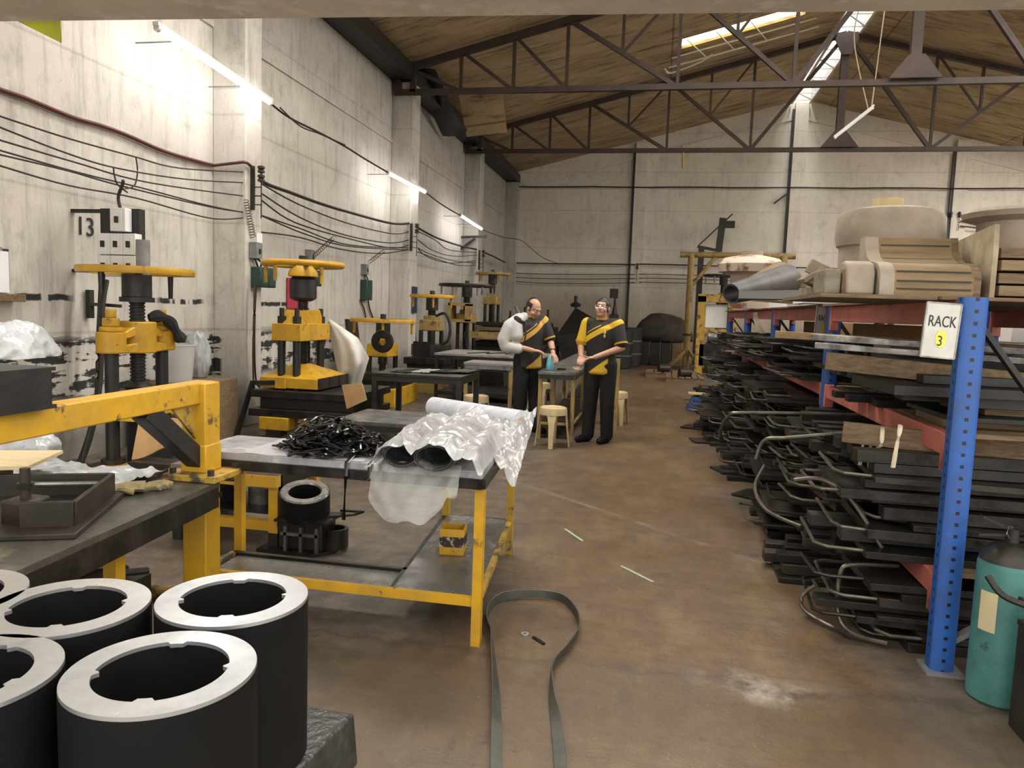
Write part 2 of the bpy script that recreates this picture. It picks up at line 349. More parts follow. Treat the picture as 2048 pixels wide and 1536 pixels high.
# roof slopes, left one with the skylight opening
SX0, SX1, SY0, SY1 = .2, 2.75, 17.1, 17.7
RYF = 2.8
def slope(b, x0, x1, y0, y1):
    b.raw([(x0,y0,roofz(x0)), (x1,y0,roofz(x1)), (x1,y1,roofz(x1)), (x0,y1,roofz(x0)), (x0,y0,roofz(x0)+.06), (x1,y0,roofz(x1)+.06), (x1,y1,roofz(x1)+.06), (x0,y1,roofz(x0)+.06)],
          [(0,1,2,3), (4,5,6,7), (0,1,5,4), (1,2,6,5), (2,3,7,6), (3,0,4,7)])
RV = .32
b = MB(); slope(b, XL-.3, SX0, RYF, YB); slope(b, SX1, RX-RV, RYF, YB); slope(b, SX0, SX1, RYF, SY0); slope(b, SX0, SX1, SY1, YB)
struct(b.build('ceiling_left', Mt['roof'], fix=False))
b = MB(); slope(b, RX+RV, XR+.3, RYF, YB)
struct(b.build('ceiling_right', Mt['roof'], fix=False))
Mt['palegrey'] = mat('pale dusty sheet', (.42,.41,.40), .7, c2=(.3,.29,.28), s=5)
# ridge ventilator: two upstands, a translucent top and its ladder of braces
b = MB()
for s in (-1, 1): b.bb((RX+s*RV-.02, RYF, roofz(RX+RV)), (RX+s*RV+.02, YB, RZ+1.05))
b.bb((RX-RV, RYF, RZ+1.02), (RX+RV, YB, RZ+1.05)); struct(b.build('trim_ridge_upstand', Mt['palegrey']))
Mt['vent'] = mat('dusty translucent sheet', (.8,.8,.78), .6, emit=(1,.97,.92), es=15)
struct(MB().bb((RX-.13, RYF, RZ+1.0), (RX+.13, YB, RZ+1.02)).build('window_ridge', Mt['vent']))  # narrow glowing strip between tall upstands, shaped to fan light down the gable
Mt['palesteel'] = mat('pale painted steel', (.55,.53,.5), .5)
rb = thing('ridge_ladder_brace', (RX, 18, roofz(RX-RV)), 'pale ladder-like steel bracing along the open ridge vent', 'roof brace')
for s in (-1, 1): MB().beam((RX+s*.26, 9, RZ-.14), (RX+s*.26, YB-.1, RZ-.14), .05).build('rail', Mt['palesteel'], rb)
for i in range(22):
    y = 9.2+i*.75
    MB().beam((RX-.28, y, RZ-.14), (RX+.28, y, RZ-.14), .035).build('rung', Mt['palesteel'], rb)
    if i % 2 == 0: MB().beam((RX-.26, y, RZ-.14), (RX+.26, y+.75, RZ-.14), .03).build('diagonal', Mt['palesteel'], rb)
# skylight: lit fibreglass panel
Mt['sky'] = mat('sunlit fibreglass', (.9,.8,.5), .5, emit=(1,.80,.38), es=3.6, c2=(.9,.6,.3))
Mt['fillpanel'] = mat('added roof fill panel', (.9,.88,.8), .5, emit=(1,.95,.86), es=FILL)  # glow for the extra roof panels that brighten the hall
b = MB(); b.raw([(SX0,SY0,roofz(SX0)+.08), (SX1,SY0,roofz(SX1)+.08), (SX1,SY1,roofz(SX1)+.08), (SX0,SY1,roofz(SX0)+.08)], [(0,1,2,3)])
struct(b.build('window_skylight', Mt['sky'], solid=.01))
for i, (xa, xb, ya, yb) in enumerate([(-3.2, -.6, 6.0, 7.2), (.2, 2.75, 9.6, 10.8), (5.6, 8.2, 6.2, 7.4), (6.4, 9.0, 10.6, 12.0), (9.3, 12.2, 14.5, 16.5), (11.0, 13.0, 18.6, 21.6)]):  # added lit panels out of view, fill light for floor, racks and walls
    struct(MB().raw([(xa,ya,roofz(xa)-.01), (xb,ya,roofz(xb)-.01), (xb,yb,roofz(xb)-.01), (xa,yb,roofz(xa)-.01)], [(0,1,2,3)]).build('ceiling_fill_panel_%d' % (i+2), Mt['fillpanel'], solid=.006))
fr = thing('skylight_hanger', ((SX0+SX1)/2, SY1, roofz(SX1)), 'thin pale steel frame hanging under the lit roof skylight', 'frame')
for k, (xa, xb, y, dz) in enumerate([(SX0-.2, SX1+.3, SY1+.25, -.06), (SX0-.25, SX1+.4, SY1+.55, -.16)]):
    MB().tube([(xa, y, roofz(xa)+dz), (xb, y, roofz(xb)+dz)], .018, 6).build('rail', Mt['palesteel'], fr)
for x in (SX0+.1, SX0+.7, SX0+1.4): MB().tube([(x, SY0+.1, roofz(x)), (x+.45, SY1+.5, roofz(x+.45)-.15)], .013, 6).build('bar', Mt['palesteel'], fr)
MB().tube(spline([(SX0-.35, SY1+.55, roofz(SX0-.35)-.15), (SX0-.2, SY1+.75, roofz(SX0)-.28), (SX0+.4, SY1+.65, roofz(SX0+.4)-.2), (SX0+.7, SY1+.5, roofz(SX0+.7)-.15)], 5), .025, 6).build('bent_bar', Mt['palesteel'], fr)
# dark eave beam and pilasters of the left wall
struct(MB().bb((XL, RYF, EAVE-.28), (XL+.42, YB, EAVE-.02)).build('trim_eave', Mt['black']))
PIL = [(8.17, .36), (14.12, .45), (19.67, .45), (25.05, .35)]
for i, (y, dy) in enumerate(PIL): struct(MB().bb((XL, y, 0), (XL+.42, y+dy, EAVE-.3)).build('trim_pilaster_%d' % (i+1), Mt['wallL'], bevel=.012))
struct(MB().bb((XL, 2.5, 4.62), (XL+.02, YB, 4.7)).build('trim_ledge', Mt['wallL']))
for i, u in enumerate((1278, 1588, 1913)):
    x = at(u, 440, y=YB).x; struct(MB().bb((x-.2, YB-.14, 0), (x+.2, YB, roofz(x)-.1)).build('trim_back_pilaster_%d' % (i+1), Mt['wallB'], bevel=.01))
    if i != 2 or True:
        o = MB().beam((x-.24, YB-.07, .1 if i else .1), (x-.24, YB-.07, roofz(x)-.3), .065, .065).build('dark_strip', Mt['black'])  # slim dark upright along the left side of each column
        tag(o, ['dark vertical strip beside the left back wall column', 'dark vertical strip beside the column under the ridge', 'dark vertical strip beside the right back wall column'][i], 'pipe')
for s, x0, x1 in ((1, XL, RX), (-1, RX, XR)):
    b = MB(); b.beam((x0, YB-.02, roofz(x0)-.55), (x1, YB-.02, roofz(x1)-.55), .05, .07); struct(b.build('trim_gable_%s' % ('left' if s > 0 else 'right'), Mt['wallB']))
z4 = at(1300, 376, y=YB).z
o = MB().tube([(x, YB-.16, z4+.01*math.sin(x*2)) for x in [XL+.1+i*.9 for i in range(20)]], .022, 6).build('ledge_rod', Mt['black']); tag(o, 'thin dark rod running level across the back wall', 'rod')
# ---------------------------------------------------------------- roof trusses
def truss(y, zc, us, vz, label, dark):
    m = Mt['truss'] if not dark else Mt['black']
    t = thing('roof_truss', (RX, y, zc), label, 'truss', None)
    top = lambda x: roofz(x)-.12
    def bar(n, a, b_, w_): MB().beam((a[0], y, a[1]), (b_[0], y, b_[1]), w_, w_).build(n, m, t)
    bar('bottom_chord', (XL+.05, zc), (XR-.05, zc), .1)
    bar('top_chord', (XL+.05, top(XL)), (RX, top(RX)), .12); bar('top_chord', (RX, top(RX)), (XR-.05, top(XR)), .12)
    xs = [at(u, vz, y=y).x for u in us]                  # panel points, left half
    for half in (1, -1):
        X = [RX-half*(RX-x) for x in xs]
        bar('end_post', (RX-half*(RX-XL-.12), zc), (RX-half*(RX-XL-.12), top(XL)), .14)
        bar('end_post', (RX-half*(RX-XL-.42), zc), (RX-half*(RX-XL-.42), top(XL+.4)), .1)
        for x in X: bar('vertical', (x, zc), (x, top(x)), .06)
        bar('diagonal', (RX-half*(RX-XL-.3), top(XL+.3)), (X[0], zc), .06)
        for i in range(2): bar('diagonal', (X[i], top(X[i])), (X[i+1], zc), .06)
        bar('diagonal', (X[2], top(X[2])), (X[3], zc), .075); bar('diagonal', (X[3], top(X[3])), (X[4], zc), .075)
        bar('diagonal', (X[4], zc), (RX, top(RX)), .085)
        for i in (2, 3):
            xm = (X[i]+X[i+1])/2; zm = (zc+top(X[i]))/2
            bar('strut', (xm, zm), (xm, top(xm)), .055); bar('strut', (xm, zm), (X[i+1], top(X[i+1])), .045)
    MB().beam((RX, y, zc), (RX, y, top(RX)), .17, .12).build('king_post', Mt['truss'], t)
    MB().prism([(-.42, .04), (.42, .04), (.12, .42), (-.12, .42)], .03, Matrix.Translation((RX, y-.1, zc)) @ rot(90)).build('gusset', Mt['truss'], t)
    MB().prism([(-.35, 0), (.35, 0), (.1, -.5), (-.1, -.5)], .03, Matrix.Translation((RX, y-.1, top(RX))) @ rot(90)).build('gusset', Mt['truss'], t)
    return t
truss(14.1, 5.55, [922, 1027, 1133, 1355, 1587], 165, 'nearer brown steel roof truss under the stained ceiling', False)
truss(19.5, 5.58, [1024, 1099, 1177, 1333, 1500], 298, 'farther brown steel roof truss in front of the back wall', False)
# sagging board at the left eave
def sag(u, v):
    y = 15.6+2.9*u*.9; x = -4.55+.95*v; t = u
    return (x, 16.2+1.1*t, 6.35+.25*v-1.05*t**.8*(.85+.15*v)+.25*math.sin(t*3)*(1-t))
o = MB().grid(sag, 10, 6).build('sagging_ceiling_board', Mt['roof'], solid=.03); tag(o, 'brown ceiling board hanging loose below the left eave', 'board')
def drk(u, v): return (-5.1+.6*v, 14.6+2.6*u, 6.05-.5*u*(1-.2*v)-.05*v+.12*math.sin(u*4+v*2))
o = MB().grid(drk, 10, 5).build('torn_roof_felt', Mt['black'], solid=.02); tag(o, 'torn black roof felt drooping at the left eave', 'felt')
# ---------------------------------------------------------------- lamps
Mt['lamp'] = mat('lit tube', (1,1,1), .4, emit=(1,.97,.93), es=LAMP)
def tube_light(a, b_, label, lit=True):
    a, b_ = V(a), V(b_); t = thing('tube_light', (a+b_)/2, label, 'lamp', None); d = (b_-a).normalized()
    MB().beam(a-d*.03+V((0,0,.035)), b_+d*.03+V((0,0,.035)), .06, .035).build('housing', Mt['white'], t)
    if lit:
        for f in (.2, .8): q = a.lerp(b_, f)+V((0,0,.05)); MB().beam(q, V((XL,q.y,q.z)), .012).build('bracket', Mt['grey'], t)
    MB().cyl(a, b_, .027, n=10).build('tube', Mt['lamp'] if lit else Mt['white'], t)
    for q in (a, b_): MB().cyl(q-d*.02, q+d*.02, .031, n=10).build('end_cap', Mt['white'], t)
    return t
XW = -4.66
tube_light(at(315,57,x=XW), at(540,205,x=XW), 'lit tube lamp nearest the camera on the left wall')
tube_light(at(776,346,x=XW), at(850,384,x=XW), 'lit tube lamp near the second left wall column')
tube_light(at(921,431,x=XW), at(963,458,x=XW), 'lit tube lamp farthest along the left wall, above the wall bracket')
dl = tube_light(at(1745,216,y=17), at(1670,275,y=17), 'unlit tube lamp dangling at a slant on cords below the ridge', False)
for i, (u2, v2) in enumerate(((1736,222), (1743,216))):
    a = V((RX-.2+.4*i, 17, RZ-.1)); b_ = at(u2, v2, y=17)+V((0,0,.03))
    MB().tube(spline([a, a.lerp(b_, .4)+V((-.25 if i == 0 else 0, 0, 0)), b_], 8), .012, 6).build('cord', mat('cream cord %d' % i, (.5,.42,.28), .6), dl)
o = MB().raw([at(30,40,y=2.96), at(122,30,y=2.96), at(122,86,y=2.96)], [(0,1,2)]).build('tarpaulin_corner', mat('yellow green tarpaulin', (.40,.43,.02), .6, c2=(.3,.33,.02)), solid=.006)
tag(o, 'yellow green tarpaulin corner hanging behind the concrete lintel', 'tarpaulin')
# ---------------------------------------------------------------- wiring on the left wall
Mt['insul'] = mat('brown glazed insulator', (.03,.022,.02), .25)
def insulator(u, v0, v1, x, label, y=None):
    a, b_ = (at(u, v0, x=x), at(u, v1, x=x)) if y is None else (at(u, v0, y=y), at(u, v1, y=y))
    t = thing('insulator_bracket', a, label, 'bracket', None)
    b_.x, b_.y = a.x, a.y; out = V((.07,0,0)) if y is None else V((0,-.07,0))
    MB().beam(a, b_, .05, .03).build('bar', Mt['black'], t)
    MB().tube([a+out*1.6+V((0,0,-.05)), b_+out*1.6+V((0,0,-.1))], .008, 6).build('rod', Mt['black'], t)
    for i in range(5):
        q = a.lerp(b_, .08+.2*i)
        if i < 2: MB().lathe([(.02,-.045),(.042,-.035),(.042,-.012),(.026,0),(.042,.012),(.042,.035),(.02,.045)], q+out*1.6, 12).build('insulator', Mt['insul'], t)
        else: MB().beam(q, q+out*1.7, .012).build('rung', Mt['black'], t)
insulator(505, 332, 420, -4.76, 'insulator bracket on the nearest left wall column')
insulator(823, 447, 502, -4.76, 'insulator bracket on the second left wall column')
insulator(959, 500, 540, -4.76, 'insulator bracket on the third left wall column')
insulator(1275, 527, 560, None, 'insulator bracket on the back wall beside the left dark strip', 25.33)
insulator(1900, 425, 455, None, 'insulator bracket on the back wall behind the big plaster pattern', 25.33)
insulator(1917, 425, 455, None, 'right one of the paired insulator brackets on the back wall', 25.33)
def cable(pts, r, name, label, m=None, x=-4.82, y=None, k=6, group=None):
    P = [at(u, v, x=x) if y is None else at(u, v, y=y) for u, v in pts]
    o = MB().tube(spline(P, k), r, 6).build(name, m or Mt['copper']); return tag(o, label, 'cable', group)
c1 = lambda *p: [(a/2.926, b/2.926) for a, b in p]
cable([(-20,172)]+c1((0,525),(160,580),(420,685),(590,735),(740,790),(960,885),(1160,945),(1250,968)), .02, 'conduit', 'red brown conduit sloping along the near left wall to the first column', Mt['redcable'], -5.17)
o = MB().tube(spline([at(427,331,x=-5.16), at(429,331,y=8.13), at(470,326,y=8.13), at(492,325,y=8.13), at(505,336,x=-4.74)], 6), .018, 6).build('conduit', Mt['redcable']); tag(o, 'short red brown conduit around the nearest column', 'cable')
S1 = [[(0,680),(400,810),(780,915),(1060,985),(1500,1010)], [(0,745),(400,900),(690,985),(1100,1050),(1500,1072)], [(0,820),(440,950),(880,1070),(1500,1157)],
      [(0,880),(460,1010),(830,1100),(1230,1205),(1510,1258)], [(0,905),(400,1000),(700,1085),(1250,1215),(1500,1250)], [(0,970),(400,1085),(800,1160),(1250,1280),(1510,1262)]]
S1 = [c1(*p) for p in S1]
S2 = [[(520,366),(600,410),(700,448),(790,468),(824,460)], [(520,385),(600,435),(690,470),(780,486),(824,478)], [(522,400),(590,445),(700,478),(785,496),(824,488)],
      [(520,430),(600,457),(700,490),(824,496)], [(520,430),(610,468),(700,493),(824,500)], [(520,464),(600,475),(680,498),(760,507),(824,498)]]
S3 = [[(826,458),(870,480),(900,500),(958,505)], [(826,470),(860,498),(905,512),(958,510)], [(826,482),(852,512),(901,526),(958,520)], [(826,490),(860,508),(910,522),(958,526)], [(826,500),(880,520),(920,531),(958,530)]]
names = ['between the frame edge and the first left column', 'strung between the first and second left columns', 'strung between the second and third left columns']
for k, S in enumerate((S1, S2, S3)):
    for i, p in enumerate(S):
        cable(p, .0075 if k == 0 else .010, 'overhead_wire', 'one of the slack dark wires '+names[k], group='wires '+names[k])
cable([(517,345),(530,366),(580,385),(640,407),(700,425),(785,447),(824,446)], .022, 'overhead_wire', 'thick dark cable from first to second left column above the thin wires')
cable([(826,450),(870,474),(915,490),(958,500)], .022, 'overhead_wire', 'thick dark cable from the second to the third left column')
cable([(961,502),(985,512),(1010,525)], .022, 'overhead_wire', 'thick dark cable from the third left column to the far corner')
for i, v in enumerate((525, 545, 553, 561)):
    cable([(1012,v),(1080,v+2+i),(1180,v+3+i),(1270,v+4)], .022 if i == 0 else .013, 'wall_wire', 'thick cable along the back wall left of the first column' if i == 0 else 'one of three thin wires below the thick cable, left back wall', y=25.22, group=None if i == 0 else 'thin wires on the left back wall')
    cable([(1278,v+3),(1400,v+6),(1500,v+9),(1588,v+10)], .022 if i == 0 else .013, 'wall_wire', 'thick cable along the middle back wall behind the yellow pipe frame' if i == 0 else 'one of three thin wires below the thick cable, middle back wall', y=25.22, group=None if i == 0 else 'thin wires on the middle back wall')
    cable([(1592,v+10),(1700,v+13),(1800,v+14)], .022 if i == 0 else .013, 'wall_wire', 'thick cable along the right back wall behind the rack' if i == 0 else 'one of three thin wires below the thick cable, right back wall', y=25.22, group=None if i == 0 else 'thin wires on the right back wall')
for i, dv in enumerate((0, 12, 22)): cable([(1921,430+dv),(1980,437+dv),(2060,440+dv)], .02, 'wall_wire', 'one of three dark wires leaving the paired insulator brackets', y=25.2, group='wires right of the paired brackets')
cable([(540,206),(580,236),(640,266),(690,293),(730,318),(776,345)], .013, 'lamp_cable', 'slack cable between the nearest and second wall lamps', x=-4.66)
cable([(560,215),(600,252),(640,268),(690,290)], .009, 'lamp_cable', 'loose loop hanging under the slack lamp cable', x=-4.62)
cable([(850,384),(885,410),(921,431)], .013, 'lamp_cable', 'short cable between the second and farthest wall lamps', x=-4.66)
cable([(963,459),(1005,474),(1040,480),(1060,495),(1085,515),(1118,528)], .010, 'lamp_cable', 'thin cable sagging from the farthest lamp across the back wall', y=22)
# ---------------------------------------------------------------- electrical panel 13
pn = thing('electrical_panel', (-4.7, 5.95, 1.55), 'black switch panel with white breakers on wall brackets beside the painted 13', 'panel')
MB().bb((-4.89, 5.95, 1.68), (-4.50, 6.03, 2.27)).build('backboard', Mt['black'], pn, bevel=.004)
for z in (2.25, 1.72): MB().beam((-5.2, 5.99, z), (-4.85, 5.99, z), .05, .03).build('bracket', Mt['black'], pn)
MB().tube(spline([(-4.66,5.93,2.24), (-4.68,5.92,2.36), (-4.62,5.9,2.47), (-4.6,5.88,2.5)], 6), .014, 8).build('feed_cable', Mt['copper'], pn)
MB().tube(spline([(-4.88,5.93,2.0), (-4.8,5.91,1.955), (-4.6,5.91,1.945), (-4.5,5.92,1.96)], 6), .012, 6).build('cable_run', Mt['copper'], pn)
def breaker(x, z, w_, h):
    o = MB().bb((x-w_/2, 5.86, z-h/2), (x+w_/2, 5.95, z+h/2)).build('breaker', Mt['white'], pn, bevel=.006)
    MB().bb((x-w_*.3, 5.853, z-h*.36), (x+w_*.3, 5.862, z+h*.36)).build('face_plate', Mt['paper'], o, bevel=.002)
    MB().bb((x-.012, 5.83, z-.03), (x+.014, 5.856, z+.025)).build('lever', Mt['black'], o)
breaker(-4.645, 2.165, .15, .2)
for z in (1.955, 1.765):
    for i in range(3): breaker(-4.785+.125*i, z, .122, .183)
p = at(171, 455, x=-5.19)
tag(text_mesh('13', .24, Matrix.Translation(p) @ rot(0,0,90) @ rot(90), 'wall_number', mat('black stencil paint', (.02,.02,.02), .8)), 'black number 13 painted on the wall beside the switch panel', 'number')
o = MB()
o.tube(spline([at(205,560,x=-4.98), at(203,600,x=-4.98), at(199,690,x=-4.98), at(196,790,x=-4.98), at(180,870,x=-4.98), at(155,940,x=-4.98)], 6), .03, 8)
o.tube(spline([at(214,560,x=-4.95), at(206,612,x=-4.95), at(204,690,x=-4.95), at(198,790,x=-4.95), at(170,900,x=-4.95), at(160,950,x=-4.95)], 6), .02, 8)
tag(o.build('cable_bundle', Mt['copper']), 'black cable bundle dropping down the wall below the switch panel', 'cable')
o = MB(); q = at(180,608,x=-5.16); o.bb(q-V((.02,.03,.13)), q+V((.02,.03,.13))); o.beam(q, q+V((.25,.1,-.01)), .03)
tag(o.build('cable_clamp', Mt['black']), 'black clamp bar holding the cable bundle to the wall', 'clamp')
# papers on the near wall
cb = thing('clipboard', at(0,540,x=-5.18), 'clipboard with white sheets hanging at the left frame edge', 'clipboard')
MB().bb((-5.195, 4.95, 1.52), (-5.185, 5.28, 1.85)).build('board', Mt['black'], cb); MB().bb((-5.186, 4.96, 1.5), (-5.178, 5.27, 1.83)).build('sheet', Mt['paper'], cb); MB().bb((-5.186, 5.1, 1.83), (-5.165, 5.2, 1.86)).build('clip', Mt['steel'], cb)
o = MB().bb((-5.195, 4.7, 1.43), (-5.08, 5.33, 1.49)).build('wall_shelf', Mt['oldwood'], bevel=.004); tag(o, 'small dark ledge under the clipboard at the left edge', 'shelf')
# switch gear
def starter(c, sw, label, d=.13, wv=.2, hv=.24, boxes=1, face=0):
    c = V(c); t = thing('motor_starter', c, label, 'switch box')
    for i in range(boxes):
        cc = c+V((d/2, .0+i*.19, -.0+i*.0)); o = MB().box(cc, (d, wv*.9, hv)).build('box', Mt['green'], t, bevel=.012)
        MB().box(cc+V((d/2, 0, 0)), (.012, wv*.7, hv*.8)).build('cover', Mt['green'], o, bevel=.004)
        MB().cyl(cc+V((0, wv*.45, -.03)), cc+V((0, wv*.45+.03, -.03)), .018).build('button', Mt['black'], o)
    s = V(sw); MB().box(s+V((.05,0,0)), (.1, .13, .19)).build('switch', Mt['grey'], t, bevel=.006)
    MB().box(s+V((.10,0,-.01)), (.02,.035,.06)).build('lever', Mt['black'], t)
    for k in (-.03, .03): MB().tube(spline([s+V((.05,k,-.09)), s.lerp(c, .5)+V((.07,k*2,.02)), c+V((.06,k,hv/2))], 5), .013, 6).build('lead', Mt['copper'], t)
    return t
starter((-4.775, 8.36, 1.79), (-4.775, 8.3, 2.1), 'grey switch above twin green starter boxes on the nearest column', boxes=2)
starter((-5.2, 10.75, 1.88), (-5.2, 10.6, 2.2), 'green starter box behind the second press handwheel')
starter((-5.2, 12.8, 1.77), (-5.2, 12.75, 2.13), 'dark green starter box with looped leads near the second column', wv=.3, hv=.36)
o = MB().bb((-4.778, 8.4, 2.0), (-4.77, 8.53, 2.32)).build('notice_sheet', Mt['paper']); tag(o, 'pale notice sheet on the nearest column behind the grey switch', 'paper')
o = MB().bb((-5.19, 9.95, 1.42), (-5.17, 10.3, 1.85)).build('hanging_card', Mt['red']); tag(o, 'crimson card hanging on the wall behind the second press', 'card')
o = MB().bb((-4.77, 14.25, 1.38), (-4.74, 14.5, 1.9)).build('hanging_folder', Mt['bluefold']); tag(o, 'navy folder hanging on the second left column', 'folder')
def lead(pts, r, label, m=None, x=-4.7): cable(pts, r, 'drop_lead', label, m, x)
lead([(509,570),(508,620),(506,700),(507,760),(510,785)], .012, 'red lead dropping from the starter boxes on the nearest column', Mt['redcable'])
lead([(513,570),(510,620),(509,700),(512,760),(520,775)], .012, 'black lead dropping beside the red one on the nearest column')
lead([(720,600),(728,618),(732,640)], .014, 'left lead below the dark green starter box', x=-5.17)
lead([(736,600),(740,620),(748,640)], .014, 'right lead below the dark green starter box', x=-5.17)
def coil(a, b_, r, n, label, x=-4.75):
    a, b_ = at(*a, x=x), at(*b_, x=x); M, l = frame(a, b_); k = n*10
    P = [a + (M @ V((r*math.cos(2*PI*i/10), r*math.sin(2*PI*i/10), l*i/k))) for i in range(k+1)]
    tag(MB().tube(P, .0045, 5).build('coiled_lead', Mt['copper']), label, 'cable')
coil((492,400),(507,475),.028,14,'coiled lead hanging from the wires at the nearest column')
coil((668,475),(628,512),.028,12,'coiled lead reaching the second press from the wires')
coil((770,500),(738,525),.03,9,'coiled lead near the dark green starter box')
lead([(272,315),(275,345),(268,372),(245,378)], .007, 'wire loop dropping from the top wire above the switch panel', x=-4.8)
lead([(227,335),(229,352),(236,370),(255,385)], .007, 'thin curved tap wire above the switch panel', x=-4.8)
# wall bracket near the far lamp
t = thing('wall_bracket', at(935,478,x=-4.5), 'dark triangular wall bracket under the farthest lamp', 'bracket')
a, b_, c_ = at(903,475,y=19.5), at(973,473,y=19.5), at(906,510,y=19.5); d_ = at(950,477,y=19.5)
MB().beam(a, b_, .06).build('arm', Mt['black'], t); MB().beam(a, c_, .06).build('wall_bar', Mt['black'], t); MB().beam(c_, d_, .06).build('brace', Mt['black'], t)
# ---------------------------------------------------------------- fly presses
def wheel(t, c, r, m, pegs, flat=True, dark=False, pegm=None):
    o = MB()
    if flat: o.lathe([(r-.09,-.028),(r,-.028),(r+.008,0),(r,.028),(r-.09,.028)], c, 40, closed=True)
    else: o.lathe([(r-.035+.035*math.cos(2*PI*i/10), .035*math.sin(2*PI*i/10)) for i in range(10)], c, 40, closed=True)
    w_ = o.build('handwheel', m, t)
    for i in range(4):
        a = PI/4+i*PI/2; MB().beam(V(c)+V((math.cos(a)*.05, math.sin(a)*.05, 0)), V(c)+V((math.cos(a)*(r-.05), math.sin(a)*(r-.05), 0)), .07, .03).build('spoke', m if not dark else Mt['black'], w_)
    for a, l in pegs:
        q = V(c)+V((math.cos(R_(a))*(r-.06), math.sin(R_(a))*(r-.06), 0)); MB().cyl(q, q-V((0,0,l)), .024, .018, 10).build('peg_handle', pegm or (Mt['steel'] if dark else m), w_)
    return w_
def screw(t, x, y, z0, z1, r, m):
    n = int((z1-z0)/.028); pr = []
    for i in range(n): z = z0+(z1-z0)*i/n; pr += [(r*.86, z), (r, z+.006), (r, z+.016), (r*.86, z+.022)]
    MB().lathe(pr+[(r*.86, z1)], (x, y, 0), 18).build('screw', m, t)
# press nearest the camera
X, Y = -4.25, 5.58
t = thing('screw_press', (X, Y, 0), 'yellow screw press nearest the camera, under the switch panel', 'press')
wheel(t, (X, Y, 1.715), .445, Mt['yellow'], [(267, .2), (84, .22), (170, .16)], pegm=Mt['dark'])
MB().cyl((X+.06,Y,1.6), (X+.06,Y,1.97), .055).build('top_stub', Mt['grey'], t)
MB().cyl((X,Y,1.5), (X,Y,1.69), .115, n=24).build('hub', Mt['black'], t, bevel=.005)
MB().cyl((X,Y,1.46), (X,Y,1.5), .135, n=24).build('collar', Mt['black'], t)
screw(t, X, Y, .75, 1.5, .062, Mt['black'])
hd = MB(); ang = math.atan2(.9, -.13)
hd.cyl((X,Y,1.04), (X,Y,1.30), .145, n=28)
for s, yy in ((-1, 5.27), (1, 5.89)):
    hd.cyl((X,yy,1.05), (X,yy,1.22), .11, n=24)
    hd.cyl((X,yy,1.22), (X,yy,1.26), .085, n=20); hd.cyl((X,yy,1.26), (X,yy,1.33), .07, n=6); hd.cyl((X,yy,1.33), (X,yy,1.40), .042, n=12)
    for sx in (-1, 1): hd.raw([(X+sx*.09,Y,1.04),(X+sx*.09,yy,1.05),(X+sx*.09,yy,1.11),(X+sx*.09,Y,1.14),(X+sx*.05,Y,1.04),(X+sx*.05,yy,1.05),(X+sx*.05,yy,1.11),(X+sx*.05,Y,1.14)], [(0,1,2,3),(4,5,6,7),(0,1,5,4),(2,3,7,6),(1,2,6,5),(0,3,7,4)])
    pts = [(0, 1.22), (0, 1.29), (.16*s, 1.25), (.26*s, 1.21), (.26*s, 1.16), (.16*s, 1.17)]
    hd.raw([(X+sx*.075, Y+a, z) for sx in (-1, 1) for a, z in pts], [(0,1,2,3,4,5), (6,7,8,9,10,11)] + [(i, (i+1)%6, 6+(i+1)%6, 6+i) for i in range(6)])
hd.build('crosshead', Mt['yellow'], t, bevel=.012)
for yy in (5.27, 5.89): MB().cyl((X,yy,.14), (X,yy,1.06), .052, n=20).build('column', Mt['black'], t); MB().cyl((X,yy,.1), (X,yy,.2), .09, n=20).build('column_nut', Mt['black'], t)
MB().lathe([(.09,.60),(.14,.62),(.14,.68),(.10,.70),(.10,.74),(.12,.76),(.07,.80)], (X,Y,0), 20).build('ram_nut', Mt['black'], t)
MB().prism([(5.2,.52),(5.96,.52),(5.85,.60),(5.3,.60)], .5, Matrix.Translation((X-.25,0,0)) @ Matrix(((0,0,1,0),(1,0,0,0),(0,1,0,0),(0,0,0,1)))).build('platen', Mt['yellow'], t, bevel=.01)
MB().cyl((X+.1,Y,.12), (X+.1,Y,.54), .17, n=24).build('table_column', Mt['black'], t)
MB().bb((X-.35, 4.9, 0), (X+.5, 6.25, .1)).build('base_plate', Mt['black'], t, bevel=.01)
MB().bb((X-.05, 4.95, .1), (X+.36, 5.35, .16)).build('base_block', Mt['yellow'], t, bevel=.012)
tag(MB().tube(spline([(X+.05,5.66,1.33),(X+.1,5.74,1.345),(X+.12,5.83,1.30),(X+.15,5.9,1.2),(X+.17,5.93,1.13)], 6), lambda q: .035+.02*math.sin(q*9)**2, 8).build('glove', mat('black cotton glove', (.015,.015,.015), .9)), 'black glove lying over the right end of the nearest press head', 'glove')
o = MB().grid(lambda u, v: at(278+92*u-14*v+30*u*v*.3, 842-4*u+(78-30*u)*v+3*math.sin(u*7), y=5.0-.12*v+.02*math.sin(3*u)), 8, 6).build('cardboard_sheet', Mt['card'], solid=.012); tag(o, 'brown cardboard sheet leaning against the nearest press', 'cardboard')
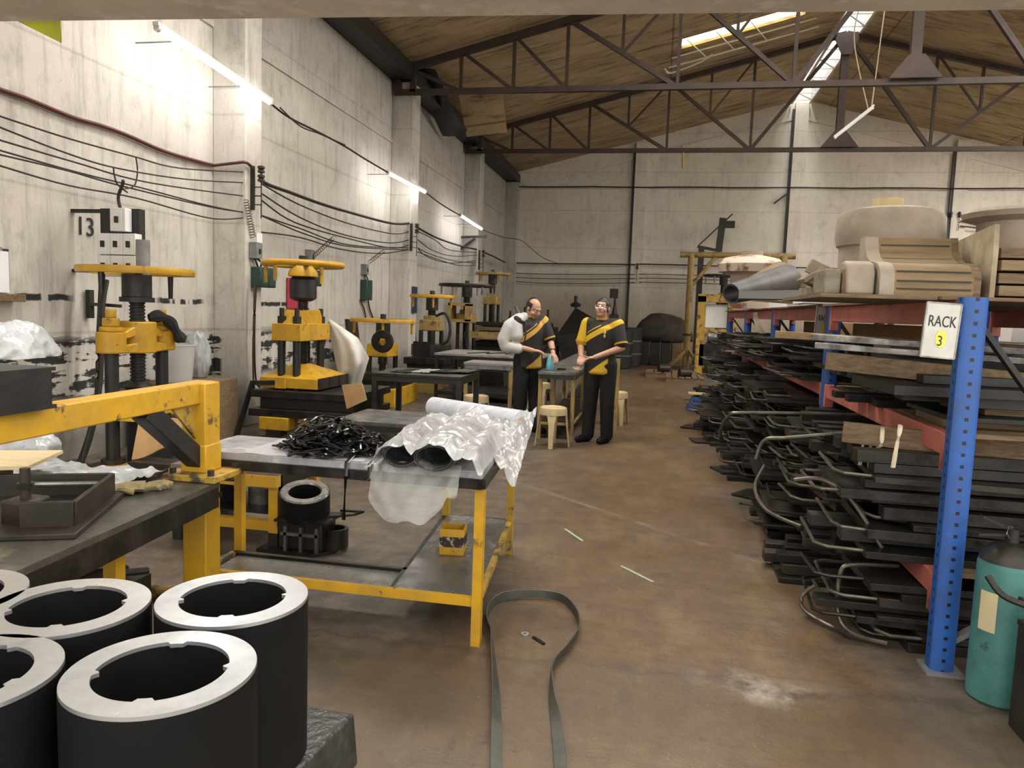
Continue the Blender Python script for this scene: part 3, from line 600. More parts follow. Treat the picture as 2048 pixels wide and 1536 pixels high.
# second press: four columns, pyramid platen
X, Y = -3.97, 8.0
t = thing('screw_press', (X, Y, 0), 'tall yellow four-column press with a rounded handwheel beside the first column', 'press')
wheel(t, (X, Y, 1.935), .465, Mt['yellow'], [(250, .2), (215, .22), (325, .22)], flat=False)
MB().lathe([(.05,1.78),(.17,1.80),(.16,1.85),(.1,1.92)], (X,Y,0), 20).build('wheel_boss', Mt['yellow'], t)
MB().lathe([(.09,1.52),(.13,1.54),(.15,1.56),(.15,1.76),(.12,1.79)], (X,Y,0), 24).build('hub', Mt['black'], t)
MB().cyl((X,Y,1.9), (X,Y,2.03), .05).build('top_stub', Mt['black'], t)
screw(t, X, Y, .78, 1.55, .062, Mt['dark'])
h = MB(); h.bb((X-.18, 7.62, 1.08), (X+.16, 8.38, 1.27)); h.bb((X-.11, 7.8, 1.25), (X+.11, 8.2, 1.42))
for s in (1, -1): h.raw([(X+sx*.11, 8+s*.2, 1.42) for sx in (-1,1)]+[(X+sx*.11, 8+s*.34, 1.27) for sx in (1,-1)]+[(X-.11, 8+s*.2, 1.27), (X+.11, 8+s*.2, 1.27)], [(0,1,2,3),(0,3,4),(1,2,5),(0,1,5,4)])
h.build('crosshead', Mt['yellow'], t, bevel=.008)
for yy in (7.7, 8.3):
    for xx in (X-.1, X+.08):
        MB().cyl((xx,yy,.27 if yy < 8 else .5), (xx,yy,1.1), .043, n=16).build('column', Mt['black'], t)
        MB().cyl((xx,yy,1.27), (xx,yy,1.35), .052, n=6).build('column_nut', Mt['black'], t); MB().cyl((xx,yy,1.35), (xx,yy,1.44), .027, n=10).build('stud', Mt['black'], t)
pl = MB(); pl.bb((X-.32, 7.62, .56), (X+.36, 8.45, .67))
b4 = [(X-.32,7.62,.67),(X+.36,7.62,.67),(X+.36,8.45,.67),(X-.32,8.45,.67)]; t4 = [(X-.07,7.93,.81),(X+.07,7.93,.81),(X+.07,8.07,.81),(X-.07,8.07,.81)]
pl.raw(b4+t4, [(0,1,5,4),(1,2,6,5),(2,3,7,6),(3,0,4,7),(4,5,6,7)])
pl.build('platen', Mt['yellow'], t, bevel=.006)
for i in range(3): MB().bb((X+.36, 7.64+i*.27, .56), (X+.38, 7.88+i*.27, .68)).build('heater_plate', Mt['brownsteel'], t)
MB().bb((X-.115,7.58,.56), (X+.0,7.615,.68)).build('guard_block', Mt['yellow'], t)
MB().bb((X-.36,7.5,.46), (X+.85,8.6,.54)).build('upper_table', Mt['dark'], t, bevel=.006); MB().bb((X-.3,7.6,.34), (X+.8,8.5,.46)).build('mould_stack', Mt['black'], t)
MB().bb((X-.36,7.45,.26), (X+.85,8.6,.34)).build('lower_table', Mt['dark'], t, bevel=.006)
MB().bb((X-.22,7.42,.12), (X+.12,7.6,.26)).build('lower_crosshead', Mt['yellow'], t, bevel=.01); MB().bb((X-.15,7.45,.05), (X+.02,7.6,.12)).build('foot_nut', Mt['brownsteel'], t)
for s in (-.26, .14): MB().bb((X+s,7.61,.12), (X+s+.22,7.66,.26)).build('side_plate', Mt['yellow_worn'], t)
MB().bb((X-.36,7.66,0), (X+.85,8.6,.26)).build('plinth', Mt['wallB'], t, bevel=.01)
o = MB().beam((X-.48,7.4,0), (X-.4,7.62,.62), .03, .05); o.beam((X-.4,7.62,.6), (X-.1,7.6,.62), .04, .05); tag(o.build('pry_bar', Mt['black']), 'black bar leaning at the left end of the second press', 'bar')
def sheet(u, v):
    Lf = [(656,645),(664,690),(674,735),(684,772)]; Rt = [(659,638),(716,676),(738,716),(722,768)]
    k = min(2, int(u*3)); f = u*3-k; lp = lambda A: [A[k][i]+(A[k+1][i]-A[k][i])*f for i in (0, 1)]
    a, b_ = lp(Lf), lp(Rt); bow = 10*math.sin(PI*v)*u
    return at(a[0]+(b_[0]-a[0])*v, a[1]+(b_[1]-a[1])*v+bow*(1 if u > .6 else 0), y=8.5-.10*math.sin(PI*v)*math.sin(PI*min(1,u+.1))+.035*math.sin(v*14+u*4)*u)
tag(MB().grid(sheet, 24, 24).build('cloth_sheet', mat('off-white cloth', (.62,.61,.58), .8, c2=(.5,.49,.47), s=4), solid=.006), 'off-white cloth draped from the second press head', 'cloth')
o = MB().grid(lambda u, v: at(684+40*u+10*v, 770-4*u+48*v-14*u*v, y=7.42+.0*v), 4, 4).build('cardboard_sheet', Mt['card'], solid=.015); tag(o, 'brown cardboard piece propped at the right corner of the second press', 'cardboard')
# the presses along the wall further back
def small_press(X, Y, zw, rw, zh, wm, hm, label, cw=.5, pegs=4, dark=False, cols=.3, base=True, zt=.55):
    t = thing('screw_press', (X, Y, 0), label, 'press')
    wheel(t, (X, Y, zw), rw, wm, [(20+360/pegs*i, .2) for i in range(pegs)], dark=dark)
    MB().cyl((X,Y,zw-.25), (X,Y,zw-.02), .11, n=20).build('hub', Mt['black'], t); MB().cyl((X,Y,zw), (X,Y,zw+.1), .045).build('top_stub', Mt['black'], t)
    screw(t, X, Y, zt+.1, zw-.2, .075, Mt['dark'])
    h = MB(); h.bb((X-.17,Y-cw/2,zh), (X+.17,Y+cw/2,zh+.2)); h.bb((X-.12,Y-.13,zh+.18), (X+.12,Y+.13,zh+.28))
    h.build('crosshead', hm, t, bevel=.02)
    for yy in (-cols, cols):
        for xx in (-.1, .1): MB().cyl((X+xx,Y+yy,zt), (X+xx,Y+yy,zh+.02), .04, n=12).build('column', Mt['dark'], t)
    MB().bb((X-.35,Y-.5,zt-.12), (X+.4,Y+.5,zt)).build('platen', Mt['dark'], t, bevel=.01)
    if base:
        MB().bb((X-.3,Y-.45,.28), (X+.35,Y+.45,zt-.12)).build('mould_bed', Mt['black'], t); MB().bb((X-.35,Y-.55,.0), (X+.4,Y+.55,.28)).build('base', hm, t, bevel=.01)
    return t
t = small_press(-4.15, 11.05, 1.275, .5, .72, Mt['yellow'], Mt['yellow'], 'low yellow press behind the white cloth, its handwheel at chest height', pegs=4, zt=.5)
MB().lathe([(.06,-.04),(.16,-.04),(.17,0),(.16,.04),(.06,.04)], (-3.95,10.5,.98), 20, rot(90), closed=True).build('pulley', Mt['dark'], t)
t = small_press(-4.0, 13.1, 1.70, .40, 1.08, Mt['yellow'], Mt['ochre'], 'yellow press with a looped hose near the second column', zt=.62, cw=.42)
MB().tube(spline([(-3.9,13.0,1.35),(-3.7,12.9,1.4),(-3.6,12.9,1.2),(-3.62,12.9,.95),(-3.75,12.9,.85)], 6), .025, 8).build('hose', Mt['black'], t)
MB().cyl((-4.0,13.1,.64), (-4.0,13.1,.84), .36, n=28).build('round_mould', Mt['dark'], t)
MB().bb((-4.2,12.68,.55),(-3.9,12.71,.9)).build('guard_plate', Mt['dark'], t)
t = small_press(-4.0, 15.6, 1.99, .60, 1.2, Mt['dark'], Mt['ochre'], 'dark-wheeled press with an ochre box head in the left row', dark=True, pegs=6, zt=.6)
q = at(918,634,y=15.1); b = MB()
for dx in (-.2, .16): b.bb((q.x+dx-.03,15.06,1.24), (q.x+dx+.03,15.5,1.6))
b.bb((q.x-.23,15.06,1.56), (q.x+.19,15.5,1.62)); b.bb((q.x-.23,15.06,1.22), (q.x+.19,15.5,1.28)); b.build('box_bracket', Mt['ochre'], t)
MB().bb((-3.95,15.3,.9),(-2.9,15.6,1.03)).build('side_bar', Mt['ochre'], t)
t = small_press(-4.05, 18.3, 2.38, .43, 1.62, Mt['ochre'], Mt['ochre'], 'ochre press farthest along the left wall, tallest handwheel', zt=.75, pegs=5)
for i in range(4): MB().bb((-4.3,17.6,.78+i*.11), (-3.2,18.9,.87+i*.11)).build('mould_plate', [Mt['oldwood'], Mt['dark']][i % 2], t)
MB().beam((-3.4,18.0,1.6), (-3.1,17.9,1.0), .1, .06).build('brace', Mt['grey'], t)
for i, (y0, lab) in enumerate(((11.6,'tall dark slab leaning on the wall behind the low yellow press'), (14.6,'dark slab leaning on the wall beyond the second column'))):
    o = MB().beam((-4.75, y0, 0), (-4.95, y0+.1, 1.25), .42, .05, V((1,0,0))).build('steel_slab', Mt['brownsteel']); tag(o, lab, 'slab')
for i in range(5):
    y = 13.4+i*1.35; lb = ['low dark machine block between the low press and the hose press', 'dark machine block beside the hose press', 'dark machine block before the dark-wheeled press', 'dark machine block beyond the dark-wheeled press', 'dark machine block at the foot of the farthest press'][i]
    t = thing('machine_block', (-2.9, y, 0), lb, 'machine')
    MB().bb((-3.45,y-.5,0), (-2.6,y+.5,.42)).build('cabinet', Mt['dark'], t, bevel=.01); MB().bb((-3.4,y-.45,.42), (-2.55,y+.45,.5)).build('bed', Mt['black'], t); MB().bb((-3.2,y-.2,.5), (-2.75,y+.2,.62)).build('block', [Mt['ochre'], Mt['dark'], Mt['brownsteel']][i % 3], t, bevel=.01)
# ---------------------------------------------------------------- foreground: sleeves on a dark block
ZT, ZB = .805, .42
Mt['block'] = mat('tarry black block', (.02,.02,.019), .35, c2=(.05,.05,.05), s=14, bump=.8, bs=40)
def sleeve(u, v, a0, label):
    c = at(u, v, z=ZT); t = thing('rubber_sleeve', (c.x, c.y, ZB), label, 'sleeve', None)
    R0, RI = .17, .119
    MB().lathe([(RI,ZB),(R0,ZB),(R0,ZT-.006),(RI,ZT-.006)], (c.x,c.y,0), 72, closed=True).build('body', Mt['rubber'], t, ang=50)
    n = 144; lug = lambda d: .0105 if d < 4.5 else 0
    def ri(k):
        d = (k*360/n-a0) % 360; w_ = [7.5, 3.2, 7.5, 3.2]
        for i in range(4):
            e = min(abs(d-90*i), 360-abs(d-90*i))
            if e < w_[i]: return RI-.011*(1 if i % 2 == 0 else math.sqrt(max(0, 1-(e/w_[i])**2)))
        return RI
    b = MB(); vs = []
    for z in (ZT-.006, ZT+.002):
        for k in range(n): a = 2*PI*k/n; vs.append((c.x+(R0-.001)*math.cos(a), c.y+(R0-.001)*math.sin(a), z))
        for k in range(n): a = 2*PI*k/n; r = ri(k); vs.append((c.x+r*math.cos(a), c.y+r*math.sin(a), z))
    fs = []
    for k in range(n):
        j = (k+1) % n
        fs += [(2*n+k, 2*n+j, 3*n+j, 3*n+k), (k, j, n+j, n+k), (k, j, 2*n+j, 2*n+k), (n+k, n+j, 3*n+j, 3*n+k)]
    b.raw(vs, fs).build('end_ring', Mt['bright'], t, ang=30)
sleeve(324, 1340, -68, 'black rubber sleeve with a bright end ring, frontmost on the dark block')
sleeve(467, 1195, -66, 'black sleeve with a bright end ring, right behind the frontmost one')
sleeve(136, 1212, -60, 'black sleeve with a dull grey end ring, left of the rear pair')
sleeve(-86, 1350, 0, 'sleeve cut by the left frame edge, lower of the two')
sleeve(-116, 1190, 0, 'sleeve cut by the left frame edge, upper one under the bench')
c_ = at(720, 1430, z=.41)
t = thing('dark_block', (c_.x-.9, c_.y-.5, 0), 'tar-black block carrying the rubber sleeves in the near left corner', 'block')
b = MB(); b.raw([(c_.x-1.0,c_.y+.02,.27),(c_.x,c_.y,.27),(c_.x-.12,c_.y-1.1,.27),(c_.x-1.0,c_.y-1.1,.27),(c_.x-1.0,c_.y+.02,.42),(c_.x-.01,c_.y-.01,.42),(c_.x-.13,c_.y-1.1,.42),(c_.x-1.0,c_.y-1.1,.42)], [(0,1,2,3),(4,5,6,7),(0,1,5,4),(1,2,6,5),(2,3,7,6),(3,0,4,7)])
b.build('top_slab', Mt['block'], t, bevel=.01)
for dx, dy in ((-.3,-.2),(-.85,-.2),(-.4,-.95),(-.85,-.95)): MB().bb((c_.x+dx-.1,c_.y+dy-.1,0),(c_.x+dx+.1,c_.y+dy+.1,.27)).build('foot', Mt['black'], t)
# ---------------------------------------------------------------- the yellow post, beam and bench at the left
t = thing('press_gantry', (-1.985, 3.02, 0), 'worn yellow steel post and beam frame over the left work bench', 'frame')
PX, PY = -1.985, 3.02
MB().bb((PX-.058, PY-.058, 0), (PX+.058, PY+.058, .70)).build('post', Mt['yellow'], t, bevel=.006)
MB().bb((PX-.058, PY-.058, .735), (PX+.058, PY+.058, 1.135)).build('post', Mt['yellow'], t, bevel=.006)
MB().bb((PX-.11, PY-.12, .706), (PX+.14, PY+.12, .735)).build('flange_plate', Mt['yellow_worn'], t, bevel=.004)
for dx, dy in ((-.08,-.09),(.105,-.09),(.105,.1)): MB().cyl((PX+dx,PY+dy,.73),(PX+dx,PY+dy,.76), .016, n=6).build('bolt', Mt['brownsteel'], t)
e = V((PX-.015, 3.075, 1.09)); e2 = V((-1.93, .8, 1.09))
MB().beam(e, e2, .093, .093).build('top_beam', Mt['yellow'], t, bevel=.006)
MB().beam((PX, 2.985, .79), (PX, 2.63, 1.055), .08, .07, V((1,0,0))).build('knee_brace', Mt['black'], t, bevel=.004)
MB().raw([(PX,2.965,1.05),(PX,2.79,1.05),(PX,2.965,.885),(PX+.012,2.965,1.05),(PX+.012,2.79,1.05),(PX+.012,2.965,.885)], [(0,1,2),(3,4,5),(0,1,4,3),(1,2,5,4),(0,2,5,3)]).build('gusset', Mt['yellow_worn'], t)
MB().bb((PX-.062, PY-.062, .735), (PX+.062, PY+.062, .86)).build('sleeve_collar', Mt['yellow'], t, bevel=.006)
# short H section lying across the beam
h = MB(); HY = 2.08; hz = 1.138
for z in (hz, hz+.12): h.bb((-2.135, 1.68, z), (-1.88, HY, z+.012))
h.bb((-1.89, 1.68, hz), (-1.878, HY-.02, hz+.13)); h.bb((-2.02, 1.68, hz), (-2.005, HY, hz+.13))
tag(h.build('steel_channel', Mt['black']), 'short black steel channel lying across the yellow beam', 'channel')
o = MB().bb((-1.94, 1.5, 1.15), (-1.895, 1.99, 1.25)).build('yellow_block', Mt['yellow'], bevel=.008); tag(o, 'yellow steel block in the channel on the beam, left frame edge', 'block')
def bag(c, r, seed, name, label, m=None, zmin=None):
    b = MB(); b.ball(c, r, 40); c = V(c)
    for v in b.bm.verts:
        d = v.co-c; q = V((d.x/r[0], d.y/r[1], d.z/r[2]))
        n1 = noise.noise(q*1.3+V((seed,0,0))); n2 = 1-abs(noise.noise(q*2.6+V((0,seed,0)))); n3 = 1-abs(noise.noise(V((q.x*7,q.y*7,q.z*2.5))+V((0,0,seed))))
        k = .90+.16*n1+.10*n2**3+.05*n3**3
        v.co = c+d*k
        if zmin is not None and v.co.z < zmin: v.co.z = zmin
    return tag(b.build(name, m or Mt['bag'], ang=80), label, 'bag')
bag(at(14, 712, x=-2.3), (.13,.2,.125), 3, 'plastic_bag', 'white plastic bag puffed up behind the black channel at the left edge', zmin=1.27)
bag(at(46, 905, y=3.0), (.16,.14,.12), 8, 'plastic_bag', 'crumpled white plastic bag under the yellow beam at the left', zmin=.71)
# bench
def poly_slab(pts, z0, z1, name, m, parent=None, bevel=0):
    n = len(pts); return MB().raw([(x,y,z0) for x,y in pts]+[(x,y,z1) for x,y in pts], [tuple(range(n)), tuple(range(n,2*n))]+[(i,(i+1)%n,n+(i+1)%n,n+i) for i in range(n)]).build(name, m, parent, bevel=bevel)
t = thing('work_bench', (-2.3, 2.3, 0), 'greasy steel work bench beneath the yellow beam at the left', 'bench')
Mt['benchtop'] = mat('oily scuffed steel top', (.12,.115,.10), .4, .5, c2=(.045,.04,.034), s=6, c3=(.22,.2,.14), s3=3, rvar=.12, bump=.1)
bp = [(-1.86,2.965),(-1.705,.97),(-2.91,.88),(-2.955,3.0)]
poly_slab(bp, .68, .705, 'bench_top', Mt['benchtop'], t)
b = MB(); b.beam((-1.868,2.955,.637),(-1.715,.97,.637), .02, .09); b.beam((-1.87,2.955,.637),(-2.95,2.99,.637), .09, .02); b.build('apron', Mt['dark'], t)
for x, y in ((-2.02,2.5),(-1.9,1.68),(-2.87,2.85),(-2.82,1.06)): MB().beam((x,y,0),(x,y,.68), .055).build('leg', Mt['yellow'], t)
o = MB().cyl((-3.1,3.2,.04), (-2.0,3.28,.04), .035, n=14).build('floor_pipe', Mt['yellow_worn']); tag(o, 'worn yellow pipe lying on the floor behind the yellow post', 'pipe')
# things on the bench
t = thing('steel_mould', (-2.03,2.34,.705), 'heavy brown steel mould tray with an upright bolt on the bench', 'mould')
A = V((-2.064,2.63,.706)); B = V((-1.83,2.09,.706)); d1 = (B-A).normalized(); d2 = V((d1.y,-d1.x,0))
b = MB(); b.raw([tuple(A), tuple(B), tuple(B+d2*.53), tuple(A+d2*.53)]+[tuple(p+V((0,0,.018))) for p in (A,B,B+d2*.53,A+d2*.53)], [(0,1,2,3),(4,5,6,7),(0,1,5,4),(1,2,6,5),(2,3,7,6),(3,0,4,7)])
b.build('base_plate', Mt['brownsteel'], t, bevel=.003)
up = V((0,0,1)); ins = lambda p, a, c: p+d1*a+d2*c
L_ = (B-A).length; b = MB()
for p, q in ((ins(A,.05,.035), ins(A,L_-.10,.035)), (ins(A,.05,.035), ins(A,.05,.48)), (ins(A,L_-.10,.035), ins(A,L_-.10,.2))): b.beam(p+up*.057, q+up*.057, .018, .09)
b.build('wall', Mt['brownsteel'], t, bevel=.003)
q = ins(A, L_-.18, .21); MB().box(q+up*.053, (.1,.115,.088)).build('clamp_block', Mt['brownsteel'], t, bevel=.01); MB().cyl(q+up*.09, q+up*.2, .017, n=12).build('bolt', Mt['brownsteel'], t); MB().cyl(q+up*.13, q+up*.15, .028, n=6).build('nut', Mt['dark'], t)
MB().cyl(ins(A,.09,.31)+up*.07, ins(A,.09,.05)+up*.07, .010, n=8).build('bar', Mt['steel'], t)
o = MB().cyl((-2.24,2.09,.733),(-2.06,1.985,.733), .026, n=12).build('round_bar', Mt['brownsteel']); tag(o, 'rusty round bar end at the left edge of the bench', 'bar')
o = poly_slab([(-2.46,2.75),(-2.346,2.45),(-2.78,2.2),(-2.91,2.56)], .826, .84, 'plywood_sheet', Mt['ply']); tag(o, 'pale plywood sheet lying tilted on the bench at the left edge', 'board')
o = MB().bb((-2.82,2.29,.706),(-2.56,2.6,.826)).build('wooden_box', Mt['oldwood'], bevel=.005); tag(o, 'dark box holding up the pale plywood sheet', 'box')
def ps(u, v):
    p = V((-2.84+.71*u, 2.65+.33*v, .711)); p.z += .028*(1-abs(noise.noise(V((u*7,v*4,3)))))**3 + .05*max(0, noise.noise(V((u*3,v*2,9)))); p.y += .03*math.sin(u*9); return p
o = MB().grid(ps, 60, 30).build('plastic_sheet', Mt['bag'], ang=80); tag(o, 'rumpled white plastic sheet spread on the back of the bench', 'sheet')
Mt['glove'] = mat('dirty yellow glove', (.32,.25,.10), .85, c2=(.16,.14,.11), s=18, bump=.5)
gl = MB(); gq = V((-2.15,2.62,.709))
gl.tube([gq+V((0,0,.012)), gq+V((.06,.04,.022)), gq+V((.12,.08,.02))], lambda q: .035+.01*q, 8, flat=(1.2,.5))
for k in range(4): gl.tube([gq+V((.11,.06+.018*k,.018)), gq+V((.15,.10+.02*k,.022)), gq+V((.18,.10+.024*k,.012))], .012, 7)
gl.tube([gq+V((.05,.0,.015)), gq+V((.09,.0,.02)), gq+V((.12,.01,.012))], .013, 7)
tag(gl.build('work_glove', Mt['glove']), 'dirty yellow work glove lying flat on the bench', 'glove')
# crate of dark parts under the bench
t = thing('parts_crate', (-2.45,2.6,0), 'black crate of steel parts under the work bench', 'crate')
MB().bb((-2.78,2.7,0),(-2.12,2.85,.30)).build('front', Mt['black'], t); MB().bb((-2.78,2.2,0),(-2.2,2.7,.28)).build('body', Mt['black'], t)
for i in range(5): MB().tube(spline([(-2.7+.11*i,2.3,.32),(-2.6+.1*i,2.5,.38),(-2.5+.1*i,2.8,.33)], 4), .016, 7).build('hose', [Mt['black'], Mt['dark']][i%2], t)
# ---------------------------------------------------------------- low yellow table behind the post
t = thing('low_yellow_table', (-2.9,4.35,0), 'low yellow-framed table with a brown top behind the yellow post', 'table')
MB().bb((-2.92,4.12,.455),(-2.2,4.72,.48)).build('table_top', mat('brown plate', (.16,.12,.11), .5, c2=(.09,.07,.065)), t)
b = MB(); b.beam((-2.92,4.13,.42),(-2.2,4.13,.42), .06, .07); b.build('front_rail', Mt['yellow'], t); MB().bb((-2.26,4.13,.36),(-2.2,4.72,.455)).build('side_rail', Mt['dark'], t)
for x, y in ((-2.23,4.15),(-2.88,4.15),(-2.23,4.68),(-2.88,4.68)):
    MB().beam((x,y,.1),(x,y,.455), .06).build('leg', Mt['yellow'], t); MB().beam((x,y,0),(x,y,.1), .062).build('foot', Mt['black'], t)
MB().beam((-2.88,4.15,.14),(-2.23,4.15,.14), .05, .06).build('stretcher', Mt['yellow'], t)
MB().bb((-2.88,4.2,.19),(-2.3,4.65,.2)).build('shelf', Mt['dark'], t)
for dx in (0, .45): MB().cyl((-2.9+dx*.8,4.098,.42),(-2.8+dx*.8,4.098,.42), .012).build('slot', Mt['black'], t)
o = MB().bb((-3.75,4.8,.05),(-3.0,5.0,.30)).build('brown_plate_stack', Mt['brownsteel']); tag(o, 'dark plate stack on the floor beside the nearest press', 'stack')
# moulds on the floor beyond it
t = thing('slotted_mould', (-2.05,4.2,0), 'dark mould with a slotted grille standing by the low yellow table', 'mould')
b = MB(); b.prism([(-2.3,4.05),(-1.95,4.02),(-1.84,4.15),(-1.84,4.3),(-1.95,4.4),(-2.3,4.4)], .02).build('base_plate', Mt['dark'], t)
g_ = MB()
for i in range(3): x = -2.13+.1*i; g_.bb((x,4.06,.02),(x+.018,4.085,.17))
for z in (.115,): g_.bb((-2.15,4.06,z),(-1.91,4.085,z+.018))
g_.build('grille', Mt['steel'], t); MB().bb((-2.18,4.09,.02),(-1.9,4.3,.2)).build('body', Mt['black'], t, bevel=.01); MB().bb((-2.19,4.06,.195),(-1.86,4.32,.21)).build('lid', Mt['dark'], t)
MB().lathe([(.06,0),(.08,0),(.08,.12),(.06,.12)], (-1.87,4.22,.02), 16, closed=True).build('coil', Mt['dark'], t)
MB().tube([(-1.9,4.2,.21),(-1.75,4.22,.23),(-1.72,4.3,.23),(-1.88,4.32,.22)], .008, 6).build('handle', Mt['dark'], t)
t = thing('bearing_ring', (-2.06,4.2,.21), 'black ring with a shiny steel face resting on the slotted mould', 'ring')
M_ = Matrix.Translation((-2.06,4.2,.225)) @ rot(14,6)
MB().lathe([(.095,0),(.15,0),(.15,.14),(.095,.14)], (0,0,0), 36, M_, closed=True).build('ring_body', Mt['rubber'], t); MB().lathe([(.096,.14),(.146,.14),(.14,.15),(.102,.15)], (0,0,0), 36, M_, closed=True).build('ring_face', Mt['steel'], t)
for i in range(3):
    o = MB(); x = -2.72+.25*i; o.lathe([(.05,0),(.10,0),(.10,.1),(.05,.1)], (x,4.45,.2 if i < 2 else .2), 22, closed=True)
    tag(o.build('mould_ring', [Mt['rubber'], Mt['steel'], Mt['dark']][i]), ['black ring at the left on the low table shelf','steel ring in the middle of the low table shelf','dark ring at the right on the low table shelf'][i], 'ring')
# ---------------------------------------------------------------- L shaped work table
t = thing('work_table', (-1.3,3.4,0), 'L-shaped work table with yellow legs, cluttered with rubber strips and plastic', 'table')
Mt['tabletop'] = mat('dusty metal top', (.36,.36,.38), .45, .3, c2=(.20,.20,.21), s=6, c3=(.62,.62,.64), s3=4, rvar=.1)
Lp = [(-2.13,3.13),(-.71,3.13),(-.80,4.5),(-1.27,4.5),(-1.2,3.56),(-2.13,3.56)]
poly_slab(Lp, .765, .80, 'table_top', Mt['tabletop'], t, .003)
b = MB()
for i, (p, q) in enumerate(zip(Lp, Lp[1:]+Lp[:1])): b.beam((p[0],p[1],.745),(q[0],q[1],.745), .03, .045)
b.build('rim_frame', Mt['dark'], t)
Lg = {'a': (-.725,3.17), 'b': (-.83,4.46), 'c': (-1.235,4.45), 'd': (-2.08,3.5), 'e': (-2.1,3.17)}
for k, (x, y) in Lg.items(): MB().beam((x,y,.0),(x,y,.765), .042, .042).build('leg', Mt['yellow'] if k in 'ad' else Mt['yellow_worn'], t)
MB().beam((-2.1,3.17,.2),(-.725,3.17,.2), .03, .04).build('front_rail', Mt['yellow'], t)
MB().beam((-2.08,3.45,.2),(-1.15,3.45,.2), .03, .03).build('rear_rail', Mt['dark'], t); MB().beam((-2.08,3.45,.2),(-2.1,3.17,.2), .03, .03).build('side_rail', Mt['yellow_worn'], t)
MB().beam((-.725,3.17,.2),(-.83,4.46,.2), .03, .03).build('side_rail', Mt['yellow_worn'], t); MB().beam((-1.235,4.45,.2),(-.83,4.46,.2), .03, .03).build('rail', Mt['dark'], t); MB().beam((-1.13,3.17,.2),(-1.24,4.45,.2), .03, .03).build('rail', Mt['dark'], t)
Mt['shelf'] = mat('stained grey plate', (.22,.21,.19), .3, .5, c2=(.12,.115,.105), s=5, c3=(.42,.41,.39), s3=7, lo3=.58, hi3=.7, rvar=.12)
poly_slab([(-1.125,3.16),(-.74,3.16),(-.845,4.45),(-1.225,4.45)], .205, .216, 'shelf_plate', Mt['shelf'], t)
poly_slab([(-2.05,3.18),(-1.14,3.18),(-1.16,3.44),(-2.05,3.44)], .19, .2, 'shelf_plate', Mt['shelf'], t)
# square yellow tin on the shelf
q = V((-1.0,3.76,.216)); t = thing('square_tin', q, 'small square yellow tin with a dark label on the lower shelf', 'tin')
def sq(r, z, n=4): return [(r*math.cos(PI/4+PI/2*i+.12), r*math.sin(PI/4+PI/2*i+.12), z) for i in range(4)]
b = MB(); pr = [(.085,0),(.09,.006),(.09,.135),(.085,.14),(.08,.14),(.08,.02)]
vs = [tuple(V(p)+q) for r, z in pr for p in sq(r, z)]; b.raw(vs, [(3,2,1,0)]+[(i*4+j, i*4+(j+1)%4, i*4+4+(j+1)%4, i*4+4+j) for i in range(5) for j in range(4)]+[(20,21,22,23)]); b.build('body', Mt['yellow'], t, bevel=.004)
b = MB(); vs = [tuple(V(p)+q) for z in (.045,.1) for p in sq(.0915, z)]; b.raw(vs, [(j,(j+1)%4,4+(j+1)%4,4+j) for j in range(4)]); b.build('label_band', mat('dark printed label', (.02,.015,.012), .4, c2=(.4,.33,.25), s=22, lo=.55, hi=.6), t)
# heap of rubber trimmings
b = MB(); rnd = random.Random(4)
Mt['strip'] = mat('shiny black rubber trim', (.008,.008,.009), .16, c2=(.014,.014,.015))
for i in range(330):
    a = rnd.uniform(0, 2*PI); rr = math.sqrt(rnd.random()); cx_ = -1.5+.24*rr*math.cos(a); cy_ = 3.36+.2*rr*math.sin(a)
    hmax = .17*max(.08, 1-rr**1.6); z = .81+hmax*rnd.uniform(.35,1)
    th = rnd.uniform(0, 2*PI); l = rnd.uniform(.04,.1); k = rnd.uniform(-.05,.05)
    P = [V((cx_+math.cos(th)*l*s+math.sin(th)*k*(1-s*s), cy_+math.sin(th)*l*s-math.cos(th)*k*(1-s*s), max(.812, z-abs(s)*rnd.uniform(0,.03)+k*.3))) for s in (-1,-.5,0,.5,1)]
    b.tube(P, rnd.uniform(.006,.011), 6, flat=(1,.55))
for i, (x, l) in enumerate(((-1.33,.26),(-1.22,.07),(-1.17,.05))): b.tube([(x-.03,3.3,.85),(x,3.2,.82),(x+.0,3.115,.80),(x+.003,3.1,.74),(x-.004,3.10,.80-l)], .008, 6, flat=(1.2,.5))
tag(b.build('rubber_trimmings', Mt['strip']), 'heap of shiny black rubber trimmings on the work table', 'rubber', kind='stuff')
o = MB().grid(lambda u, v: (-1.86+.6*u, 3.13+.06*u*0+.42*v, .803+.004*noise.noise(V((u*6,v*6,0)))), 12, 8).build('plastic_sheet', mat('clear bluish film', (.62,.63,.66), .25, alpha=.75)); tag(o, 'thin pale film lying flat under the rubber trimmings', 'sheet')
